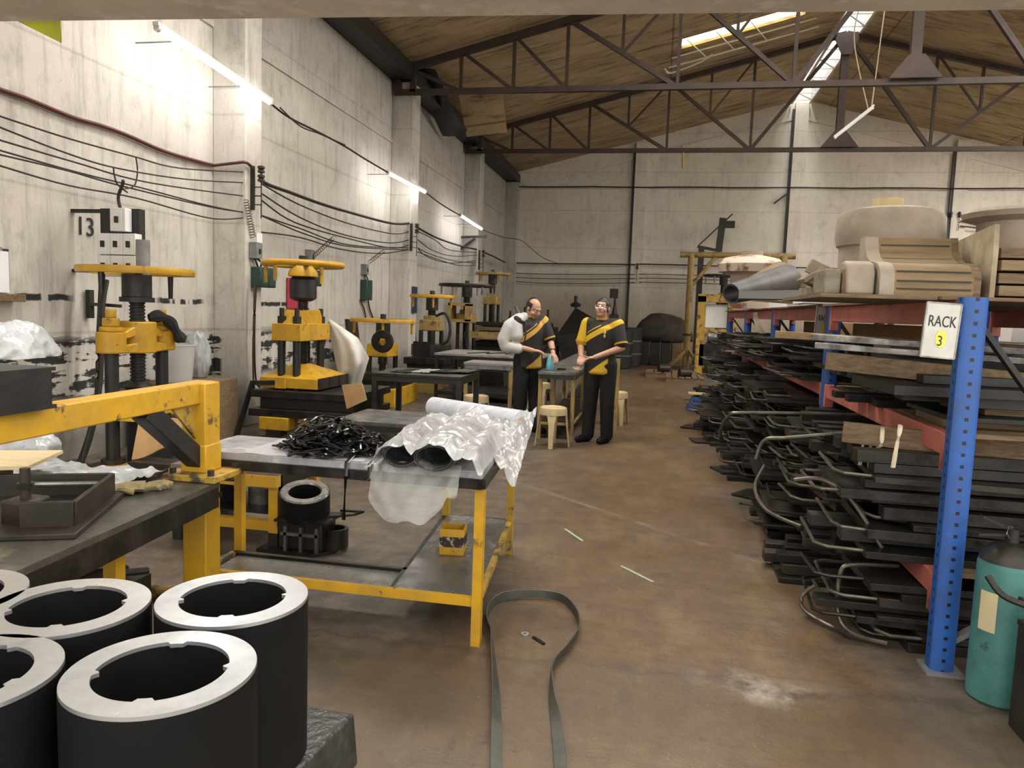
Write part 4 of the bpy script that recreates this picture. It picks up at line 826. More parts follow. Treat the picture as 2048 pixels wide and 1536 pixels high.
# plastic wrapped rolls
Mt['film'] = mat('milky plastic film', (.50,.50,.51), .2, c2=(.34,.34,.35), s=7, alpha=.78, bump=.25, bs=8)
Mt['clear'] = mat('thin clear plastic', (.62,.64,.64), .15, alpha=.33, bump=.4, bs=10)
RO = [((-1.06,3.06),(-1.13,3.72),.075),((-.90,3.03),(-.93,3.8),.085),((-.77,3.3),(-.80,3.85),.06)]
for i, (p, q_, r) in enumerate(RO[:2]):
    b = MB(); p = V((*p,.803+r*.72)); q_ = V((*q_,.803+r*.72)); M, l = frame(p, q_)
    P = [Matrix.Translation(p) @ M @ V(((r*(1-.05*k/10))*math.cos(k*2*PI/16)*1.12, (r*(1-.05*k/10))*math.sin(k*2*PI/16)*.72, 0)) for k in range(48)]
    d = (q_-p)
    b.raw([tuple(x) for x in P]+[tuple(x+d) for x in P], [(k,k+1,49+k,48+k) for k in range(47)])
    tag(b.build('wrapped_roll', mat('grey rubber sheet %d' % i, (.05,.05,.05), .5, c2=(.3,.3,.3), s=7, lo=.5, hi=.7), solid=.003), ['left one of two rubber rolls wrapped in plastic on the table corner', 'right one of two rubber rolls wrapped in plastic on the table corner'][i], 'roll')
def hroll(x, y):
    h = 0
    for (p, q_, r) in RO:
        s = max(-.02, min(1, (y-p[1])/(q_[1]-p[1]))); cx_ = p[0]+(q_[0]-p[0])*s; d = abs(x-cx_)/(r*1.5)
        if d < 1.25: h = max(h, r*1.62*max(0, 1-d**2.2*.62))
    return h
def film(u, v):
    x = -1.2+.49*u+.05*(v-.5)*math.sin(u*5); y = 3.0+.80*v
    z = .806+hroll(x, y)*(1-.25*max(0, v-.8)*5*.5)
    wv = .35*noise.noise(V((x*3,y*3,5))); n_ = abs(noise.noise(V((x*8+wv*3,y*3+wv*5,1.7)))); n2 = abs(noise.noise(V((x*14-y*6,y*8+x*7,4.2)))); n3 = noise.noise(V((x*4,y*4,8)))
    z += .020*(1-n_)**5+.010*(1-n2)**6+.015*max(0,n3)
    if v > .86: z += .06*(v-.86)/.14*math.sin(PI*u)
    e = min(u, 1-u)
    if e < .08: z -= (z-.81)*(1-e/.08)*.8
    if v < .07: y += .03*noise.noise(V((u*6,0,0))); z = max(.81, z-.03*(1-v/.07))
    return (x, y, z)
o = MB().grid(film, 110, 130).build('plastic_wrap', Mt['film'], ang=80); tag(o, 'crumpled milky plastic wrapped over the rolls on the table corner', 'plastic')
def skirt(u, v):
    x = -1.2+.40*u; y = 3.115-.06*math.sin(v*PI*.5)-.10*math.sin(PI*u)*v-.02*noise.noise(V((u*7,v*4,2)))
    L = .12+.11*math.sin(PI*min(1, u*1.1+.03))**.35+.03*noise.noise(V((u*5,1,1)))
    return (x, y, .82-L*v+.006*noise.noise(V((u*14,v*6,5))))
o = MB().grid(skirt, 30, 16).build('plastic_skirt', Mt['clear'], ang=80); tag(o, 'clear plastic film hanging over the near edge of the work table', 'plastic')
def flap(u, v):
    p = V((-.90+.27*u, 3.42+.6*v+.06*u, .87)); p.z += .07*u*v-.24*u**2*(1-v)*1.0+.035*(1-abs(noise.noise(V((u*5+v*2,v*5,3)))))**4; return p
o = MB().grid(flap, 40, 50).build('plastic_flap', Mt['film'], ang=80); tag(o, 'white plastic flap jutting past the right end of the work table', 'plastic')
t = thing('film_roll', (-1.0,4.05,.88), 'roll of pale plastic film across the far end of the work table', 'roll')
rr = MB(); rr.cyl((-1.3,4.33,.905),(-.70,3.98,.905), .062, n=24)
for v in rr.bm.verts: v.co += V((0,0,.01))*noise.noise(v.co*6)
rr.build('film', mat('bluish film roll', (.62,.66,.74), .25, c2=(.5,.53,.6), s=12, stretch=(1,4,1), bump=.3), t); MB().cyl((-1.305,4.333,.905),(-.695,3.977,.905), .022, n=14).build('core', Mt['card'], t)
t = thing('clear_bucket', (-4.75,6.85,0), 'clear plastic tub standing before the first column behind the yellow beam', 'tub')
cb = at(352,735,y=6.85)
MB().bb((cb.x-.3,6.62,0),(cb.x+.3,7.5,.655)).build('support_box', Mt['oldwood'], t)
MB().lathe([(.15,.66),(.155,.67),(.185,1.02),(.195,1.03),(.195,1.045),(.18,1.045),(.15,.68)], (cb.x,6.85,0), 28, closed=False).build('tub', mat('clear tub plastic', (.62,.62,.60), .25, alpha=.55), t)
sk = at(393,712,y=7.35); bag((sk.x,7.35,sk.z-.02), (.15,.12,.29), 5, 'plastic_sack', 'tall white plastic sack behind the clear tub at the first column', zmin=.66)
o = MB().beam(at(362,664,y=7.9), at(399,662,y=7.9), .03).build('sack_bar', Mt['steel']); tag(o, 'short steel bar above the tall white sack', 'bar')
bag(at(432,812,y=8.0), (.10,.08,.16), 11, 'plastic_bag', 'small crumpled bag on the floor at the foot of the first column', zmin=.0)
# belt, washer and tape on the floor
bp_ = [(1010,1600),(1005,1536),(1000,1400),(985,1290),(975,1240),(1000,1205),(1060,1197),(1120,1205),(1150,1235),(1155,1270),(1130,1310),(1105,1340),(1098,1400),(1102,1450),(1108,1536),(1110,1600)]
P = spline([at(u,v,z=0) for u,v in bp_], 7); n = len(P); b = MB(); vs = []
for i, p in enumerate(P):
    tg = (P[min(n-1,i+1)]-P[max(0,i-1)]).normalized(); s = V((tg.y,-tg.x,0)); f = i/(n-1)
    lean = .25 if .22 < f < .75 else 1.0                        # stands on edge in the loop, lies flatter along the legs
    k = min(1, max(0, (min(abs(f-.22), abs(f-.75)))/.14)); a = (PI/2*.92 if .22 < f < .75 else PI/2*(1-.85*k))
    d = s*math.cos(a)*(-1)+V((0,0,1))*math.sin(a); nn = d.cross(tg).normalized()*.003; w_ = .042
    base = p+V((0,0,.004))
    vs += [tuple(base-nn), tuple(base+nn+V((0,0,.003))), tuple(base+d*w_+nn+V((0,0,.003))), tuple(base+d*w_-nn)]
b.raw(vs, [(0,1,2,3), tuple(4*(n-1)+j for j in (3,2,1,0))]+[(4*i+j, 4*i+(j+1)%4, 4*i+4+(j+1)%4, 4*i+4+j) for i in range(n-1) for j in range(4)])
tag(b.build('rubber_belt', mat('grey green belt', (.04,.042,.036), .5, c2=(.065,.065,.055), s=9), bevel=.001), 'flat dark rubber belt looped on the floor in the foreground', 'belt')
o = MB().lathe([(.008,0),(.019,0),(.019,.006),(.008,.006)], at(1050,1269,z=.001), 20, closed=True).build('washer', Mt['bright']); tag(o, 'small steel washer on the floor inside the belt loop', 'washer')
o = MB().tube([at(1066,1274,z=.004), at(1078,1280,z=.006), at(1088,1288,z=.004)], .006, 6, flat=(1.6,.6)).build('rubber_scrap', Mt['rubber']); tag(o, 'black rubber scrap on the floor beside the washer', 'scrap')
for i, (p, q_) in enumerate((((1130,1058),(1165,1082)), ((1242,1132),(1306,1164)))):
    o = MB().beam(at(*p, z=.003), at(*q_, z=.003), .018, .004).build('floor_tape', mat('pale green tape %d' % i, (.36,.42,.30), .6)); tag(o, ['pale green tape strip on the aisle floor, farther one', 'pale green tape strip on the aisle floor, nearer one'][i], 'tape')
# ---------------------------------------------------------------- tables and stools in the middle
def table(name, x0, x1, y0, y1, z, mt, ml, label, legs=None, shelf=None, th=.035, lw=.045, ms=None):
    t = thing(name, ((x0+x1)/2, (y0+y1)/2, 0), label, 'table')
    MB().bb((x0,y0,z-th),(x1,y1,z)).build('table_top', mt, t, bevel=.004)
    b = MB()
    for p, q in (((x0+.02,y0+.02),(x1-.02,y0+.02)),((x1-.02,y0+.02),(x1-.02,y1-.02)),((x1-.02,y1-.02),(x0+.02,y1-.02)),((x0+.02,y1-.02),(x0+.02,y0+.02))): b.beam((*p,z-th-.025),(*q,z-th-.025), .03, .05)
    b.build('rim_frame', ml[0] if isinstance(ml, list) else ml, t)
    ys = legs or [y0+.03, y1-.03]
    for y in ys:
        for x in (x0+.03, x1-.03): MB().beam((x,y,0),(x,y,z-th), lw).build('leg', ml[1] if isinstance(ml, list) else ml, t)
    if shelf is not None:
        MB().bb((x0+.03,y0+.05,shelf-.02),(x1-.03,y1-.05,shelf)).build('shelf', ms or Mt['dark'], t)
        b = MB()
        for x in (x0+.03, x1-.03): b.beam((x,ys[0],shelf-.035),(x,ys[-1],shelf-.035), .03)
        for y in ys: b.beam((x0+.03,y,shelf-.035),(x1-.03,y,shelf-.035), .03)
        b.build('stretcher', ml[1] if isinstance(ml, list) else ml, t)
    return t
Mt['greytop'] = mat('scuffed dark table top', (.10,.095,.09), .42, .2, c2=(.055,.05,.048), s=7, c3=(.2,.19,.18), s3=5, rvar=.1)
Mt['greytop2'] = mat('pale worn table top', (.30,.29,.28), .45, .2, c2=(.16,.15,.15), s=7)
Mt['woodleg'] = mat('yellow worn timber leg', (.42,.29,.10), .6, c2=(.25,.17,.07), s=9, stretch=(1,1,.2), c3=(.05,.04,.03), s3=6)
table('assembly_table', -1.35, -.90, 8.72, 11.2, .8, Mt['greytop'], [Mt['dark'], Mt['woodleg']], 'narrow dark table between the two workers', legs=[8.76, 9.95, 11.15], shelf=.22)
table('assembly_table', -1.35, -.90, 11.35, 14.0, .8, Mt['greytop'], [Mt['dark'], Mt['woodleg']], 'narrow dark table in line behind the one between the workers', legs=[11.4, 12.7, 13.95], shelf=.22)
table('wide_table', -3.4, -1.72, 11.3, 12.6, .8, Mt['greytop2'], [Mt['dark'], Mt['dark']], 'wide grey table behind the left worker', legs=[11.35, 12.55], shelf=.2)
table('side_table', -2.52, -1.85, 9.75, 10.3, .79, Mt['greytop2'], [Mt['steel'], Mt['woodleg']], 'pale-edged table with yellow timber legs left of the left worker', legs=[9.79, 10.26], shelf=.2)
table('black_table', -3.0, -2.0, 7.66, 8.5, .78, Mt['dark'], Mt['black'], 'black steel table right of the white cloth', shelf=.2, lw=.055)
table('low_table', -2.78, -1.75, 6.2, 7.0, .48, Mt['greytop'], Mt['black'], 'low dark table right of the second press', shelf=.12)
for i in range(4):
    o = MB().grid(lambda u, v: (-2.85+.2*i+.22*u+.05*v, 7.8+.08*i+.5*v, .785+.004*i+.012*abs(noise.noise(V((u*4+i*3,v*4,i))))), 8, 8).build('rubber_sheet', [Mt['rubber'], Mt['bright'], Mt['rubber'], Mt['dark']][i], solid=.003)
    tag(o, ['black rubber sheet at the left of the black table top', 'shiny pale sheet on the black table', 'black rubber sheet right of the shiny one on the black table', 'dark crumpled sheet at the right end of the black table'][i], 'sheet')
o = MB().bb((-2.2,11.42,.80),(-1.98,11.7,.86)).build('grey_box', Mt['grey'], bevel=.004); tag(o, 'small grey box on the wide grey table behind the left worker', 'box')
for i in range(3):
    p = V((-2.9+.28*i, 11.5+.12*i, .806)); o = MB().beam(p, p+V((.22,.5,.003)), .05, .012).build('flat_bar', Mt['dark']); tag(o, 'one of three dark flat bars lying on the wide grey table', 'bar', 'flat bars on the wide grey table')
def stool(x, y, label, a0=0, z=.45, r=.15):
    t = thing('plastic_stool', (x, y, 0), label, 'stool')
    MB().lathe([(.02,z-.012),(r-.035,z-.012),(r-.02,z),(r,z-.008),(r+.006,z-.03),(r+.01,z-.085),(r-.002,z-.085),(r-.012,z-.03),(.02,z-.03)], (x,y,0), 40).build('seat', Mt['stool'], t)
    for i in range(4):
        a = a0+PI/2*i; b = MB(); ca, sa = math.cos(a), math.sin(a); vs = []
        for rr, zz, w_, d in ((r-.015, z-.03, .075, .012), (r+.008, z-.1, .05, .02), (r+.02, z-.2, .034, .02), (r+.05, .0, .026, .018)):
            for s, dd in ((-1,0),(1,0),(1,-d),(-1,-d)): q = (rr+dd); vs.append((x+ca*q-sa*s*w_, y+sa*q+ca*s*w_, zz))
        b.raw(vs, [(0,1,2,3),(12,13,14,15)]+[(4*k+j,4*k+(j+1)%4,4*k+4+(j+1)%4,4*k+4+j) for k in range(3) for j in range(4)]).build('leg', Mt['stool'], t, bevel=.006)
    return t
stool(-1.09, 8.26, 'cream plastic stool in front of the table between the workers', a0=-PI/2+.05)
stool(-2.14, 8.95, 'cream plastic stool left of the left worker, before the pale-edged table', a0=-PI/2+.3)
stool(-1.66, 11.0, 'white-topped stool behind the table between the workers', a0=.4)
stool(-.5, 10.3, 'stool behind the right worker, partly hidden by his legs', a0=.5)
o = MB().beam((-.47,9.75,0),(-.47,9.75,.93), .05).build('timber_post', Mt['woodleg']); tag(o, 'worn yellow timber post behind the right worker', 'post')
# spray bottle and tools on the table
t = thing('spray_bottle', (-1.25,9.0,.8), 'light blue spray bottle standing on the table between the workers', 'bottle')
MB().lathe([(.042,.8),(.047,.81),(.047,.86),(.036,.93),(.020,.985),(.016,1.0)], (-1.25,9.0,0), 24).build('body', mat('light blue plastic', (.16,.52,.62), .35), t)
b = MB(); b.cyl((-1.25,9,1.0),(-1.25,9,1.03),.02,n=14); b.bb((-1.275,8.985,1.03),(-1.19,9.015,1.06)); b.beam((-1.20,9,1.035),(-1.215,9,.985), .012); b.build('trigger_head', Mt['black'], t)
o = MB().lathe([(.035,0),(.055,0),(.055,.02),(.035,.02)], (-1.12,9.1,.8), 20, closed=True).build('tape_roll', Mt['black']); tag(o, 'black tape roll lying on the table right of the spray bottle', 'tape')
for i, (x, y, a) in enumerate(((-1.03,9.5,.5),(-.99,9.25,1.0),(-.97,9.15,.6))):
    o = MB().cyl((x,y,.81),(x+.1*math.cos(a),y+.1*math.sin(a),.81), .006, n=8).build('metal_pin', Mt['ply']); tag(o, 'one of the pale metal pins lying on the table by the right worker', 'pin', 'pale pins on the worker table')
# ---------------------------------------------------------------- the two workers
def cap(b, pts, rs, n=12):
    for i in range(len(pts)-1):
        p, q, r0, r1 = V(pts[i]), V(pts[i+1]), rs[i], rs[i+1]
        if (q-p).length > 1e-4: b.cyl(p, q, r0, r1, n)
    for p, r in zip(pts, rs): b.ball(p, r, 8)
def remesh(b, name, m, parent, vox, sm=4):
    me = bpy.data.meshes.new('tmp'); b.bm.to_mesh(me); b.bm.free(); o = bpy.data.objects.new('tmp', me); col.objects.link(o)
    md = o.modifiers.new('r', 'REMESH'); md.mode = 'VOXEL'; md.voxel_size = vox
    ms = o.modifiers.new('s', 'SMOOTH'); ms.iterations = sm; ms.factor = .5
    dg = bpy.context.evaluated_depsgraph_get(); m2 = bpy.data.meshes.new_from_object(o.evaluated_get(dg)); bpy.data.objects.remove(o)
    for p in m2.polygons: p.use_smooth = True
    m2.name = name; m2.materials.clear(); m2.materials.append(m)
    o = bpy.data.objects.new(name, m2); col.objects.link(o); o.parent = parent; return o
def hand(b, wrist, d, nrm, curl, side):
    d = V(d).normalized(); nrm = V(nrm); nrm = (nrm-d*nrm.dot(d)).normalized(); s = d.cross(nrm)*side; w_ = V(wrist)
    M = Matrix((s, d, nrm)).transposed().to_4x4()
    b.ball(w_+d*.045, (.040,.052,.017), 8, M)
    for k, l in enumerate((.070,.078,.073,.058)):
        p = w_+d*.083+s*(.030-.020*k); dr = d; P = [p]; 
        for j, f in enumerate((.45,.32,.23)):
            ang = curl*(.5+.45*j); dr = (d*math.cos(ang)-nrm*math.sin(ang)); p = p+dr*l*f*1.1; P.append(p)
        cap(b, P, (.0095,.009,.0082,.0072), 8)
    p = w_+d*.028+s*.034; cap(b, [p, p+s*.025+d*.02-nrm*.008, p+s*.03+d*.045-nrm*.02, p+s*.018+d*.066-nrm*.03], (.012,.0105,.0098,.008), 8)
def shirt_mat(name, slope, c0, flipx=1, ycol=(.62,.40,.02), side=1):
    m, N, L, b = newmat(name); o, X = coords(N, L)
    x = math_(N, L, 'MULTIPLY', X[0], flipx); z = X[2]
    d = math_(N, L, 'SUBTRACT', z, math_(N, L, 'MULTIPLY', x, slope)); e = .004
    front = ramp(N, L, X[1], .03, .02)
    f = math_(N, L, 'MULTIPLY', band(N, L, d, c0-.035, c0+.035, e), front)
    f = math_(N, L, 'MAXIMUM', f, math_(N, L, 'MULTIPLY', band(N, L, d, c0+.06, c0+.072, e), band(N, L, x, -.15, .02, .01)))
    f = math_(N, L, 'MAXIMUM', f, math_(N, L, 'MULTIPLY', math_(N, L, 'MULTIPLY', ramp(N, L, x, -.165, -.175), side), ramp(N, L, z, 1.12, 1.13)))
    tri = math_(N, L, 'MULTIPLY', ramp(N, L, math_(N, L, 'SUBTRACT', z, math_(N, L, 'MULTIPLY', x, .75)), .905, .895), band(N, L, x, -.1, .12, .006))
    f = math_(N, L, 'MAXIMUM', f, math_(N, L, 'MULTIPLY', tri, front))
    c = mixc(N, L, f, (.014,.013,.014), ycol); L.new(c, b.inputs['Base Color']); b.inputs['Roughness'].default_value = .75
    bump_(N, L, b, nz_(N, L, mp_(N, L, o, (1,1,.5)), 9, 3), .6, .02)
    return m
Mt['sclera'] = mat('eye white', (.7,.68,.65), .3); Mt['lips'] = mat('lips', (.33,.14,.11), .5)
def person(x, y, rz, label, arms, head, hpos, feet, shirt, bald, glasses, lean=0):
    t = thing('person', (x, y, 0), label, 'person'); t.rotation_euler.z = R_(rz)
    H = Matrix.Translation(V(hpos)) @ rot(*head); hp = lambda a: H @ V(a)
    Hr = rot(*head)
    S = [V((s*.185, lean*.5, 1.385)) for s in (-1, 1)]; hip = [V((s*.092, 0, .88)) for s in (-1, 1)]
    knee = [V((s*.105, -.015, .47)) for s in (-1, 1)]; ank = [V((feet[i][0], feet[i][1], .085)) for i in (0, 1)]
    b = MB()
    # trunk, neck, head with jaw, nose, ears
    cap(b, [(0,0,.93),(0,.0,1.06),(0,lean*.3,1.22),(0,lean*.5,1.34)], [.115,.11,.115,.095], 16)
    cap(b, [S[0]*.85+V((0,0,.195)), S[1]*.85+V((0,0,.195))], [.05,.05]); cap(b, [(0,lean*.5+.01,1.37), hp((0,.01,-.06))], [.055,.053])
    b.ball(hp((0,.012,.02)), (.074,.094,.092), 14, Hr); b.ball(hp((0,-.022,-.045)), (.060,.068,.070), 12, Hr); b.ball(hp((0,-.052,-.088)), (.034,.032,.024), 10, Hr)
    cap(b, [hp((0,-.082,.012)), hp((0,-.103,-.026)), hp((0,-.098,-.03))], [.010,.0155,.014], 8)
    for s in (-1, 1):
        b.ball(hp((s*.076,.012,-.012)), (.012,.022,.032), 8, Hr); b.ball(hp((s*.042,-.058,-.035)), (.026,.028,.024), 8, Hr)
    b.ball(hp((0,-.075,.028)), (.05,.018,.010), 8, Hr)
    for i, s in enumerate((-1, 1)):
        cap(b, [S[i], arms[i][0], arms[i][1]], [.056,.043,.028]); hand(b, arms[i][1], arms[i][2], arms[i][3], arms[i][4], s)
        cap(b, [hip[i], knee[i], ank[i]], [.085,.058,.045])
    remesh(b, 'body', Mt['skin'], t, .0065, 3)
    # shirt with short sleeves
    b = MB(); w_ = 14
    b.lathe([(.16,.80),(.185,.82),(.182,.95),(.178,1.08),(.190,1.22),(.182,1.33),(.12,1.40),(.075,1.445)], (0,lean*.3,0), 26, sy=.74)
    for i in (0, 1):
        e = V(arms[i][0]); cap(b, [S[i]*.4+V((0,0,.825)), S[i]+V((0,0,-.012)), S[i].lerp(e, .82)], [.07,.080,.074], 12)
    remesh(b, 'shirt', shirt, t, .010, 5)
    cl = MB(); cl.lathe([(.068,-.008),(.08,-.012),(.076,.012),(.064,.012)], (0,lean*.5,1.437), 24, closed=True); o = cl.build('collar', Mt['yellow'], t, world=False)
    for i in (0, 1):
        e = V(arms[i][0]); q = S[i].lerp(e, .83); M, l = frame(S[i], e); c2 = MB(); c2.lathe([(.062,-.010),(.078,-.010),(.078,.010),(.062,.010)], q, 20, M, closed=True); c2.build('cuff', Mt['yellow'], t, world=False)
    b = MB(); cap(b, [(-.06,0,.90),(.06,0,.90)], [.125,.125], 14)
    for i in (0, 1): cap(b, [hip[i]+V((0,0,.03)), knee[i], ank[i]+V((0,.01,.0))], [.108,.084,.074], 14)
    remesh(b, 'trousers', Mt['trouser'], t, .011, 4)
    for i in (0, 1):
        a = ank[i]; b = MB(); cap(b, [(a.x,a.y+.03,.05),(a.x+feet[i][2]*.06,a.y-.08,.045),(a.x+feet[i][2]*.1,a.y-.15,.038)], [.047,.045,.036])
        for v in b.bm.verts: v.co.z = max(.002, v.co.z)
        remesh(b, 'shoe', Mt['rubber'], t, .009, 2)
    # hair
    b = MB(); b.ball(hp((0,.02,.028)), (.080,.100,.094), 16, Hr); Hi = H.inverted(); kill = []
    for v in b.bm.verts:
        q = Hi @ v.co
        if bald: bad = q.z > .078 and q.y < .06 or q.y < -.03 or q.z < -.055 and q.y < .05
        else: bad = q.y < -.058 and q.z < .062 or (q.z < -.0 and q.y < -.03) or q.z < -.06
        if bad: kill.append(v)
    bmesh.ops.delete(b.bm, geom=kill, context='VERTS')
    b.build('hair', Mt['hair'], t, world=False, solid=.008)
    for s in (-1, 1):
        b = MB(); b.ball(hp((s*.030,-.073,.004)), (.0135,.008,.007), 8, Hr); o = b.build('eye', Mt['sclera'], t, world=False)
        b = MB(); b.ball(hp((s*.030,-.0805,.004)), (.0055,.003,.0055), 6, Hr); b.build('pupil', Mt['black'], o, world=False)
        b = MB(); cap(b, [hp((s*.012,-.089,.026)), hp((s*.05,-.076,.029))], [.004,.003], 6); b.build('eyebrow', Mt['hair'], t, world=False)
    b = MB(); cap(b, [hp((-.022,-.084,-.062)), hp((0,-.090,-.060)), hp((.022,-.084,-.062))], [.004,.0065,.004], 6); b.build('mouth', Mt['lips'], t, world=False)
    if glasses:
        b = MB()
        for s in (-1, 1):
            b.tube([hp((s*.034+.026*math.cos(k*PI/8), -.094, .002+.017*math.sin(k*PI/8))) for k in range(16)], .0022, 5, closed=True); b.tube([hp((s*.06,-.092,.006)), hp((s*.08,.0,.008))], .002, 5)
        b.tube([hp((-.009,-.096,.006)), hp((.009,-.096,.006))], .002, 5); b.build('glasses', Mt['bright'], t, world=False)
    return t
dn = (0,0,1)
pr = person(-.62, 8.74, -17, 'worker in a black and yellow shirt with glasses, standing right of the table looking up', 
    [(V((-.245,-.03,1.12)), V((-.155,-.235,1.0)), (.25,-.75,-.25), (0,-.1,1), .9), (V((.262,-.05,1.12)), V((.03,-.27,1.01)), (-.9,-.35,-.2), (-.1,-.2,1), .8)],
    (-9,0,4), (0,-.03,1.565), ((-.12,-.02,-.6), (.10,.02,-.3)), shirt_mat('black shirt with yellow sash', .55, 1.29), False, True)
b = MB(); b.ball((.085,-.147,1.29), (.018,.006,.022), 8); b.ball((.085,-.145,1.245), (.012,.006,.02), 8); b.build('chest_emblem', mat('yellow emblem', (.6,.42,.08), .6), pr, world=False)
pl_ = person(-1.54, 9.12, 42, 'balding worker with a white arm sling, head bowed, left of the table',
    [(V((-.275,.055,1.09)), V((-.075,-.215,1.03)), (.75,-.6,-.05), (0,-.1,1), .7), (V((.25,-.11,1.13)), V((.135,-.345,1.0)), (-.1,-.75,-.5), (.2,-.3,1), .8)],
    (30,0,14), (0,-.085,1.535), ((-.1,.0,-.2), (.11,-.05,.3)), shirt_mat('black shirt with amber sash', .75, 1.27, ycol=(.55,.33,.06), side=0), True, False, lean=-.05)
b = MB(); cap(b, [(-.165,-.02,1.39),(-.245,.03,1.30),(-.295,.07,1.15),(-.28,.06,1.07),(-.19,-.07,1.045)], [.082,.10,.098,.088,.066], 14); cap(b, [(-.10,-.035,1.425),(-.2,-.01,1.34),(-.2,-.04,1.2)], [.06,.09,.085])
remesh(b, 'arm_sling', mat('white sling cloth', (.60,.60,.60), .8, c2=(.48,.48,.49), s=5, bump=.4), pl_, .010, 4)['label'] = 'white cloth arm sling'
MB().tube(spline([(-.15,-.12,1.08),(-.135,-.13,1.2),(-.125,-.11,1.34),(-.09,-.06,1.43)], 5), .008, 6).build('sling_trim', Mt['black'], pl_, world=False)
q = MB(); q.cyl((-.70,8.42,1.0),(-.83,8.40,1.03), .006, n=8); tag(q.build('metal_pin', Mt['ply']), 'pale pin held in the right worker\'s hands', 'pin')
# ---------------------------------------------------------------- pallet rack along the right
def post_mat():
    m, N, L, b = newmat('perforated blue rack post'); o, X = coords(N, L)
    n = nz_(N, L, o, 7, 6, .7); c = mixc(N, L, ramp(N, L, n, .4, .65), (.018,.10,.40), (.025,.075,.25)); c = mixc(N, L, ramp(N, L, n, .64, .7), c, (.06,.06,.06))
    pz = math_(N, L, 'PINGPONG', X[2], .025)
    h1 = math_(N, L, 'MULTIPLY', ramp(N, L, pz, .0085, .0065), math_(N, L, 'MAXIMUM', band(N, L, X[0], -.008, .008, .001), band(N, L, X[1], -.006, .006, .001)))
    c = mixc(N, L, h1, c, (.006,.006,.007)); L.new(c, b.inputs['Base Color']); b.inputs['Roughness'].default_value = .45; return m
Mt['post'] = post_mat()
RXF, RXB = 1.285, 2.35
BAYS = [3.46, 5.98, 8.75, 11.4, 14.1]
ordn = ['nearest', 'second', 'third', 'fourth', 'farthest']
ZP = 1.62
for i, y in enumerate(BAYS):
    t = thing('rack_upright', (RXF, y, 0), ['blue perforated rack upright nearest the camera, beside the teal cylinder', 'blue rack upright just left of the cardboard behind the first red beam', 'third blue rack upright from the camera', 'fourth blue rack upright from the camera', 'farthest blue rack upright, by the yellow pipe frame'][i], 'rack')
    for k, x in enumerate((RXF, RXB)):
        pr = [(-.048,.03),(-.048,-.03),(-.028,-.045),(.028,-.045),(.048,-.03),(.048,.03)]
        b = MB(); b.prism(pr, ZP-.012); o = b.build('post', Mt['post'], t, world=False); o.location = (x-RXF, 0, .012)
        MB().bb((x-.07,y-.07,0),(x+.08,y+.07,.014)).build('foot_plate', Mt['grey'], t)
    for za, zb in ((.14,.85),(1.5,.2)): MB().beam((RXF+.04,y,za),(RXB-.04,y,zb), .045, .02).build('brace', Mt['black'] if za > 1 else Mt['grey'], t)
beams = []
for i in range(4):
    y0, y1 = BAYS[i]+.05, BAYS[i+1]-.05
    for z, h in ((1.555,.11),(.985,.10),(.36,.10)):
        for k, x in enumerate((RXF-.01, RXB)):
            nm = ['top', 'middle', 'bottom'][[1.555,.985,.36].index(z)]
            t = thing('rack_beam', (x, y0, z), 'faded red %s %s beam of the %s rack bay' % (['front','back'][k], nm, ordn[i]), 'beam')
            MB().bb((x-.022,y0,z-h/2),(x+.022,y1,z+h/2)).build('beam', Mt['redbeam'], t, bevel=.006)
            for yy in (y0-.0, y1-.05): MB().bb((x-.03,yy,z-.12),(x+.03,yy+.05,z+h/2)).build('connector', Mt['redbeam'], t, bevel=.004)
# shelf decks
for i in range(4):
    for z in (.41, 1.035):
        o = MB().bb((RXF+.03,BAYS[i]+.1,z-.02),(RXB-.03,BAYS[i+1]-.1,z)).build('rack_deck', Mt['oldwood']); tag(o, 'dark board deck on the %s beams of the %s rack bay' % ('bottom' if z < .5 else 'middle', ordn[i]), 'shelf')
# rack signs
def sign(x, y, z, w_, h, rz, num, label):
    t = thing('rack_sign', (x, y, z), label, 'sign'); M = Matrix.Translation((x,y,z)) @ rot(0,3,rz)
    MB().box((0,0,0), (w_,.008,h), None).bm.free()
    b = MB(); b.box((x,y,z), (w_,.008,h), rot(0,3,rz)); b.build('board', mat('sign board'+num, (.60,.60,.57), .4, c2=(.5,.5,.47), s=8), t, bevel=.002)
    b = MB()
    for a, c_, d_ in (((-w_/2,0,0),(.006,.012,h),0),((w_/2,0,0),(.006,.012,h),0),((0,0,h/2),(w_,.012,.006),0),((0,0,-h/2),(w_,.012,.006),0)): b.box(M @ V(a), c_, rot(0,3,rz))
    b.build('frame', Mt['steel'], t)
    T = M @ Matrix.Translation((0,-.0055,0)) @ rot(90)
    text_mesh('RACK', .052, T @ Matrix.Translation((.0,.035,0)) @ Matrix.Diagonal((.82,1.25,1,1)), 'lettering', Mt['black'], t, .0008)
    b = MB(); b.ball((0,0,0), (.022,.038,.0006), 8); b.bm.transform(T @ Matrix.Translation((.004,-.035,.0002))); b.build('highlight', mat('yellow highlighter'+num, (.75,.68,.10), .6), t)
    if num.isdigit(): text_mesh(num, .06, T @ Matrix.Translation((.0,-.045,.001)) @ Matrix.Diagonal((.8,1,1,1)), 'numeral', Mt['black'], t, .0008)
p = at(1881, 661, y=3.40); sign(p.x, p.y, p.z, .135, .225, 4, '3', 'white RACK 3 sign hanging on the red beam by the nearest upright')
p = at(1645, 646, x=1.235); sign(p.x, p.y, p.z, .15, .25, 38, 'x', 'pale RACK sign seen edge-on at the second rack upright')
